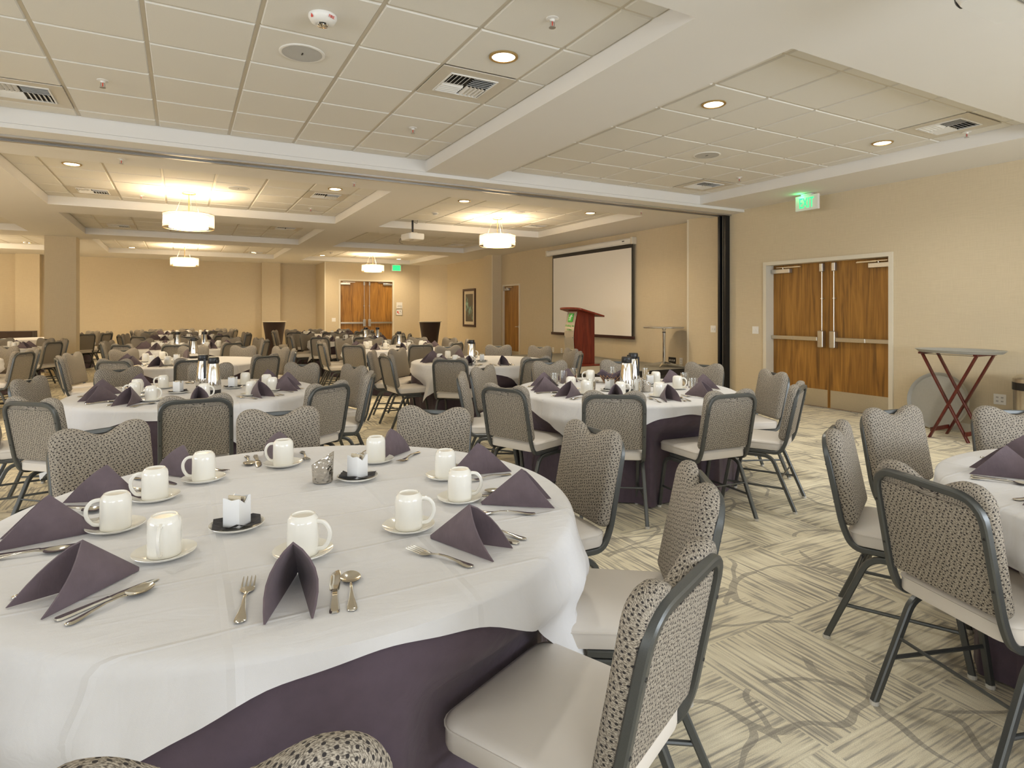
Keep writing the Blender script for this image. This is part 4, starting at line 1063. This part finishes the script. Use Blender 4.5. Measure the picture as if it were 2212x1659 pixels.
    return t
for k in TABLES: table(k)
ZTOP = TZ+.0045

# ------------------------------------------------------------------ table settings
def napkin_mesh(seed, half=None, bulge=.021):
    r = random.Random(seed)
    A = Vector((0, .165, 0)); Mx = Vector((r.uniform(-.006, .006), .028+r.uniform(-.01, .01), .126+r.uniform(-.006, .006))); bw = half or .056+r.uniform(-.006, .012)
    B = Vector((bw, -.085, 0)); C = Vector((-bw-r.uniform(-.006, .01), -.085+r.uniform(-.01, .01), 0))
    nu, nv = 8, 7; b = MB(); idx = {}
    bm = bmesh.new()
    def pt(u, v):      # v in [-1, 1]: C .. ridge .. B
        E = B if v > 0 else C; w = abs(v); w2 = w
        d = (Mx-A)*(1-w2)+(E-A)*w2; p = A+d*u
        nrm = (Mx-A).cross(E-A).normalized()*(1 if v < 0 else -1)
        if nrm.z < 0: nrm = -nrm
        p = p+nrm*(bulge*math.sin(PI*w)*u*(1 if v > 0 else .8))
        if w < .16: p.z -= .006*(1-w/.16)*u      # soft ridge
        p.z = max(p.z, .0006); return p
    g_ = [[bm.verts.new(pt(.02+.98*i/nu, -1+2*j/(2*nv))) for j in range(2*nv+1)] for i in range(nu+1)]
    fs = []
    for i in range(nu):
        for j in range(2*nv): fs.append(bm.faces.new((g_[i][j], g_[i+1][j], g_[i+1][j+1], g_[i][j+1])))
    bm.normal_update()
    bmesh.ops.solidify(bm, geom=fs, thickness=-.0045)
    for v in bm.verts: v.co.z = max(v.co.z, .0004)
    bmesh.ops.recalc_face_normals(bm, faces=list(bm.faces))
    return b.bm(bm).mesh('napkin', 'napkin', 50)
NAPK = [napkin_mesh(s_) for s_ in range(5)]
NARROW = napkin_mesh(11, .046, .030)
# mug turned upside down
MUGM = MB().lathe([(.0385, 0), (.0415, 0), (.0425, .004), (.042, .06), (.0415, .088), (.039, .098), (.034, .104), (.0315, .107), (.029, .107), (.0275, .1035), (0, .1035)], 36).lathe([(.0385, 0), (.0385, .09), (0, .094)], 24).mesh('coffee_mug', 'china', 45)
HANDM = MB().tube(fillet([(.040, 0, .090), (.062, 0, .088), (.078, 0, .066), (.076, 0, .038), (.060, 0, .016), (.041, 0, .014)], .02, 4), 0, sq=(.011, .008), up=(0, 1, 0)).mesh('handle', 'china', 60)
SAUC = MB().lathe([(0, .0045), (.040, .0045), (.052, .006), (.076, .0155), (.0795, .017), (.080, .0155), (.074, .010), (.050, .001), (.046, 0), (0, 0)], 44)
SAUC.f = [tuple(reversed(f)) for f in SAUC.f]; SAUC = SAUC.mesh('saucer', 'china', 50)
def strip(st, th=.0022):
    """st: [(y, z, halfwidth)] along the piece; a flat bar that follows them"""
    b = MB(); rings = []
    for y, z, w in st: rings.append([(-w, y, z), (-w*.55, y, z-th*.3), (w*.55, y, z-th*.3), (w, y, z), (w*.6, y, z+th), (-w*.6, y, z+th)])
    return b.loft(rings)
HAND = [(-.115, .002, .0035), (-.112, .002, .0075), (-.104, .002, .0098), (-.088, .003, .0086), (-.062, .0065, .0052), (-.03, .010, .0032), (.0, .0095, .0030)]
fk = strip(HAND+[(.022, .0055, .0036), (.032, .004, .0095), (.042, .0035, .0125), (.054, .004, .0128)])
for x in (-.0104, -.0035, .0035, .0104):
    q = strip([(.053, .004, .0022), (.075, .0065, .0018), (.098, .009, .0014), (.104, .0098, .0006)], .0016).xf(Matrix.Translation((x, 0, 0))); fk.add(q.v, q.f)
fk.xf(Matrix.Diagonal((1.3, 1, 1, 1))); FORKM = fk.mesh('fork', 'cutlery', 50)
sp = strip(HAND[:]+[(.02, .006, .0032)])
nb = 16; rings = []
for j in range(5):
    q = j/4; rings.append([(.0205*q*math.cos(2*PI*i/nb)*(1-.12*math.sin(2*PI*i/nb)), .052+.034*q*math.sin(2*PI*i/nb), .0012+.0075*q*q) for i in range(nb)])
rings[0] = [(1e-4*math.cos(2*PI*i/nb), .052+1e-4*math.sin(2*PI*i/nb), .0012) for i in range(nb)]
low = [[(x, y, z-.0011) for x, y, z in rg] for rg in reversed(rings)]
sp.loft(low+rings, False, False); sp.xf(Matrix.Diagonal((1.2, 1, 1, 1))); SPOONM = sp.mesh('spoon', 'cutlery', 60)
kn = MB(); rings = []
for y, c, w in ((-.115, 0, .005), (-.110, 0, .0085), (-.09, 0, .0088), (-.04, 0, .0062), (-.002, 0, .0058), (.002, -.001, .0085), (.03, -.001, .0098), (.08, .0005, .0095), (.10, .002, .0075), (.112, .0055, .0022)):
    h = .0045 if y < 0 else .0016; rings.append([(c-w, y, .0003), (c+w, y, .0003), (c+w*.7, y, h), (c-w*.7, y, h)])
KNIFEM = kn.loft(rings).xf(Matrix.Diagonal((1.3, 1, 1, 1))).mesh('knife', 'cutlery', 40)
ITEMS = {}    # (table, kind) -> list for numbering
def put(k, kind, me, x, y, z, rz, name, cat, grp):
    o = link(name, me, None, (x, y, z), rz); tag(o, '', cat, grp+' on the '+TABLES[k][2]); ITEMS.setdefault((k, kind), []).append((o, x, y, z)); return o
def pol(k, r, a): cx, cy = TABLES[k][:2]; return cx+r*math.cos(R(a)), cy+r*math.sin(R(a))
def setting(k, a, mug=None, cutlery=True, nap=True, nr=.755, handle=None, saucer=True, jit=1.0):
    cx, cy = TABLES[k][:2]; j = lambda s_: rng.uniform(-s_, s_)*jit
    if nap:
        x, y = pol(k, nr, a); put(k, 'napkin', NARROW if (k, a) == ('T1', -101) else NAPK[rng.randrange(5)], x, y, ZTOP, R(a+90+j(7)), 'napkin', 'napkin', 'folded plum napkins')
    if mug is not None:
        mr, ma = mug; x, y = pol(k, mr, ma)
        if saucer: put(k, 'saucer', SAUC, x, y, ZTOP, 0, 'saucer', 'saucer', 'saucers')
        m = put(k, 'mug', MUGM, x, y, ZTOP+(.0055 if saucer else 0), R(handle if handle is not None else a+rng.choice((-80, 80, 100, -110))+j(20)), 'coffee_mug', 'mug', 'upturned mugs')
        link('handle', HANDM, m)
    if cutlery:
        ux, uy = math.cos(R(a)), math.sin(R(a)); lx, ly = uy, -ux      # guest's left when facing the table center
        for kind, me, r, lat in (('fork', FORKM, .695, .105), ('knife', KNIFEM, .712, -.095), ('spoon', SPOONM, .716, -.132)):
            x, y = cx+ux*r+lx*lat, cy+uy*r+ly*lat
            put(k, kind, me, x, y, ZTOP, R(a+90+j(5)), kind, 'cutlery', kind+'s')
for a, mug, hd in ((6, (.566, 6), 60), (-29, (.549, -25), -15), (-61, (.480, -59), -25), (-101, (.466, -99), -35), (-143, (.497, -145), -100), (178, (.544, 178), 175), (147, (.542, 146), 168), (120, (.563, 121), 160), (88, (.580, 88), 150), (48, (.596, 49), 60)):
    setting('T1', a, mug, True, True, .75 if a != -29 else .79, hd, True, .4)
for a, mug, hd in ((-159, (.47, -162), 170), (166, (.46, 165), 60), (-129, (.55, -126), -30), (128, (.45, 126), 160), (-91, (.49, -87), -30), (36, (.47, 36), 60), (-55, (.60, -53), -25), (6, (.53, 1), 70), (-25, (.60, -25), 60), (85, None, None)):
    setting('T2', a, mug, True, True, .74, hd)
for a, mug, hd in ((135, None, 0), (166, (.48, 165), -110), (-165, (.52, -164), 60), (98, (.52, 87), 150), (-134, (.49, -132), -30), (12, (.48, 13), 60), (-102, (.54, -99), -29), (-27, (.46, -34), -30), (-71, None, 0), (52, None, 0)):
    setting('T3', a, mug, True, a != 52, .74, hd)
for a in (152, 116, 84, -170): setting('T4', a, (.52, a+4), True, True, .74)
for a, mug in ((175, (.6, 178)), (-158, (.6, -150)), (134, (.56, 122)), (89, (.55, 78)), (-96, (.6, -131)), (-128, None)): setting('T5', a, mug, True, True, .76)
for a, mug in ((170, (.55, 160)), (133, (.60, 124)), (-118, (.57, -116)), (-150, (.5, -148)), (92, None)): setting('T6', a, mug, True, True, .76)
for k in ('T7', 'T8', 'T9', 'T10', 'T11', 'T12'):
    for a in RING: setting(k, a+rng.uniform(-5, 5), (.54, a+rng.uniform(-8, 8)), False, True, .75, None, k in ('T7', 'T10'))
for k in ('L2', 'L3', 'L4'):
    for a in (-57, -20, 15, 50, 87): setting(k, a+rng.uniform(-5, 5), (.54, a+rng.uniform(-8, 8)), False, True, .75, None, False)

# caddies, carafes, vase, glasses, basket
def sugar_caddy(k, x, y, rz, big=1.0):
    put(k, 'caddy_saucer', SAUC, x, y, ZTOP, 0, 'saucer', 'saucer', 'caddy saucers')
    b = MB(); n = 7; r_ = random.Random(int(x*1000)); g_ = {}
    for i in range(n):
        for j in range(n):
            u, v = (i/(n-1)-.5), (j/(n-1)-.5); d = max(abs(u), abs(v))*2
            g_[i, j] = (u*.135, v*.095, .007+.014*d*d*(.4+r_.random())+.0*(i+j))
    vv = [g_[i, j] for i in range(n) for j in range(n)]; b.add(vv, [(i*n+j, (i+1)*n+j, (i+1)*n+j+1, i*n+j+1) for i in range(n-1) for j in range(n-1)])
    o = b.mesh('cocktail_napkin', 'paper_dark'); put(k, 'cocktail_napkin', o, x, y, ZTOP, rz+.6, 'cocktail_napkin', 'napkin', 'black cocktail napkins')
    t = empty('sugar_caddy', (x, y, ZTOP+.010), rz); s_ = .028; h = .088; hv = .068; th = .004
    b = MB()
    for q in range(4):      # four walls, two with a V cut in the rim
        m = Matrix.Rotation(q*PI/2, 4, 'Z'); top = [(-s_, h), (0, hv if q % 2 else h*.93), (s_, h)]
        o1 = [(-s_, -s_, 0), (s_, -s_, 0)]+[(x_, -s_, z_) for x_, z_ in reversed(top)]; i1 = [(p[0]*(1-th/s_), -s_+th, p[2]) for p in o1]
        b.loft([[tuple(m @ Vector(p)) for p in o1], [tuple(m @ Vector(p)) for p in i1]])
    b.box((-s_, -s_, 0), (s_, s_, .004)); b.build('holder', 'china_cool', t)
    for q, zz in ((-.012, .093), (0, .080), (.011, .084)): MB().box((-.02, q-.003, .006), (.02, q+.003, zz)).build('sugar_packet', 'packet' if q == 0 else 'mat_board', t)
    tag(t, '', 'caddy', 'sugar caddies on the '+TABLES[k][2]); ITEMS.setdefault((k, 'sugar_caddy'), []).append((t, x, y, ZTOP))
sugar_caddy('T1', .148, 2.037, R(-40)); sugar_caddy('T1', .612, 2.395, R(-60))
sugar_caddy('T2', -.03, 5.617, R(-29)); sugar_caddy('T2', .384, 5.743, R(-29)); sugar_caddy('T3', 3.152, 4.033, R(10)); sugar_caddy('T3', 3.684, 4.135, R(-30))
sugar_caddy('T5', 3.486, 7.181, R(-20)); sugar_caddy('T6', -.066, 9.131, R(-25)); sugar_caddy('T10', 3.65, 10.6, 0); sugar_caddy('T7', -.25, 12.5, 0)
def carafe():
    t = empty('coffee_carafe')
    MB().lathe([(0, 0), (.054, 0), (.056, .004), (.056, .032), (0, .032)], 32).build('base', 'black', t, 40)
    MB().lathe([(.0555, .032), (.0585, .036), (.058, .075), (.052, .15), (.044, .21), (.040, .238), (.0385, .246)], 36).build('body', 'chrome', t, 60)
    MB().lathe([(.0395, .244), (.042, .248), (.042, .285), (.038, .295), (0, .296)], 28).build('lid', 'black', t, 40)
    MB().box((.030, -.014, .262), (.062, .014, .276), .004).box((.056, -.012, .255), (.064, .012, .274), .003).build('pouring_lever', 'black', t)
    MB().box((-.064, -.010, .10), (-.058, .010, .262), .003).box((-.062, -.010, .25), (-.036, .010, .264), .003).box((-.062, -.010, .095), (-.052, .010, .108), .002).build('handle', 'black', t)
    return t
c0 = carafe(); fst = True
for k, x, y, rz in (('T2', .222, 5.46, -60), ('T2', .157, 5.814, 100), ('T3', 3.206, 3.879, -120), ('T3', 3.542, 4.194, 100), ('T6', .141, 9.68, 30), ('T5', 3.302, 7.118, 200), ('T7', -.08, 12.5, 50), ('T7', .35, 12.35, 80), ('T10', 3.50, 10.70, 40), ('T11', 3.70, 13.75, 20), ('T11', 3.95, 13.65, 60)):
    o = c0 if fst else dup(c0, (0, 0, 0)); fst = False
    o.location = (x, y, ZTOP); o.rotation_euler = (0, 0, R(rz)); tag(o, '', 'carafe', 'chrome coffee carafes on the '+TABLES[k][2]); ITEMS.setdefault((k, 'carafe'), []).append((o, x, y, ZTOP))
def slant_cup(x, y, rz, lb):
    n = 36; rings = []
    prof = [(0, 0, 0), (.036, 0, 0), (.0385, .003, 0), (.0425, 1, 1), (.0410, 1, 1), (.036, .006, 0), (0, .006, 0)]
    b = MB(); v = []; m = len(prof)
    for i in range(n):
        a = 2*PI*i/n; top = .092+.026*math.cos(a)
        for r, z, tp in prof: v.append((r*math.cos(a), r*math.sin(a), top if tp else z))
    b.add(v, [(i*m+k_, ((i+1) % n)*m+k_, ((i+1) % n)*m+k_+1, i*m+k_+1) for i in range(n) for k_ in range(m-1)])
    o = b.build('slanted_cup', 'hammered', None, 45, (x, y, ZTOP), rz); return tag(o, lb, 'cup')
slant_cup(.484, 2.428, R(-30), 'hammered metal cup with slanted rim on the nearest table'); slant_cup(3.379, 3.842, R(160), 'hammered metal cup with slanted rim beside the carafes on the glasses table')
GL = MB().lathe([(0, 0), (.028, 0), (.030, .003), (.037, .115), (.0355, .115), (.0290, .014), (0, .012)], 28).mesh('water_glass', 'glass', 50)
for a, r in ((136, .61), (115, .61), (92, .72), (-163, .46), (-112, .36), (33, .70), (-9, .63), (-54, .59), (59, .74)):
    x, y = pol('T3', r, a); put('T3', 'water_glass', GL, x, y, ZTOP, 0, 'water_glass', 'glass', 'empty water glasses')
for k, a, r in (('T10', 40, .5), ('T10', 100, .5), ('T11', 130, .5), ('T11', 60, .4)):
    x, y = pol(k, r, a); put(k, 'water_glass', GL, x, y, ZTOP, 0, 'water_glass', 'glass', 'empty water glasses')
t = empty('bread_basket', (3.516, 4.465, ZTOP)); b = MB()
for i in range(18):
    for s_ in (-1, 1):
        a0_, a1_ = 2*PI*i/18, 2*PI*(i+s_*1.6)/18; pts = []
        for q in range(5):
            u = q/4; a = a0_+(a1_-a0_)*u; r = .075+.045*u; pts.append((r*math.cos(a), r*math.sin(a), .006+.072*u))
        b.tube(pts, .0022, 5)
wk = b.build('basket_weave', 'wicker', t)
MB().lathe([(0, 0), (.076, 0), (.078, .008), (0, .008)], 24).build('basket_floor', 'wicker', t)
b = MB(); n = 40; rings = []
for r, z, am in ((.02, .05, 0), (.06, .02, .2), (.085, .03, .2), (.105, .066, .3), (.125, .088, 1), (.135, .094, 1.4)):
    rings.append([((r+.008*am*math.sin(5*2*PI*i/n))*math.cos(2*PI*i/n), (r+.008*am*math.sin(5*2*PI*i/n))*math.sin(2*PI*i/n), z+.016*am*math.sin(4*2*PI*i/n+1)) for i in range(n)])
b.loft(rings, True, False).build('liner_napkin', 'plum_cloth', t, 60)
tag(t, 'woven bread basket lined with a dark napkin behind the carafes', 'basket')

# labels of the table settings: counted from the left of the frame on each table
LAB = {'napkin': 'plum napkin folded into a tent, {o} from left on the {t}', 'saucer': 'white saucer under an upturned mug, {o} from left on the {t}', 'mug': 'white mug standing upside down, {o} from left on the {t}',
       'fork': 'steel fork beside a napkin, {o} fork from left on the {t}', 'knife': 'steel knife beside a napkin, {o} knife from left on the {t}', 'spoon': 'steel teaspoon beside a knife, {o} spoon from left on the {t}',
       'caddy_saucer': 'white saucer under a sugar caddy, {o} from left on the {t}', 'cocktail_napkin': 'black paper napkin under sugar caddy, {o} from left on the {t}', 'sugar_caddy': 'white square sugar packet caddy, {o} from left on the {t}',
       'carafe': 'chrome coffee carafe with black lid, {o} from left on the {t}', 'water_glass': 'empty clear water glass, {o} from left on the {t}'}
for (k, kind), lst in ITEMS.items():
    one = len(lst) == 1
    def lab(n, q):
        s_ = LAB[kind].format(o=ORD[n], t=TABLES[k][2])
        return s_.replace(', first from left', '').replace(', first fork from left', '').replace(', first knife from left', '').replace(', first spoon from left', '') if one else s_
    number_left(lst, lab)
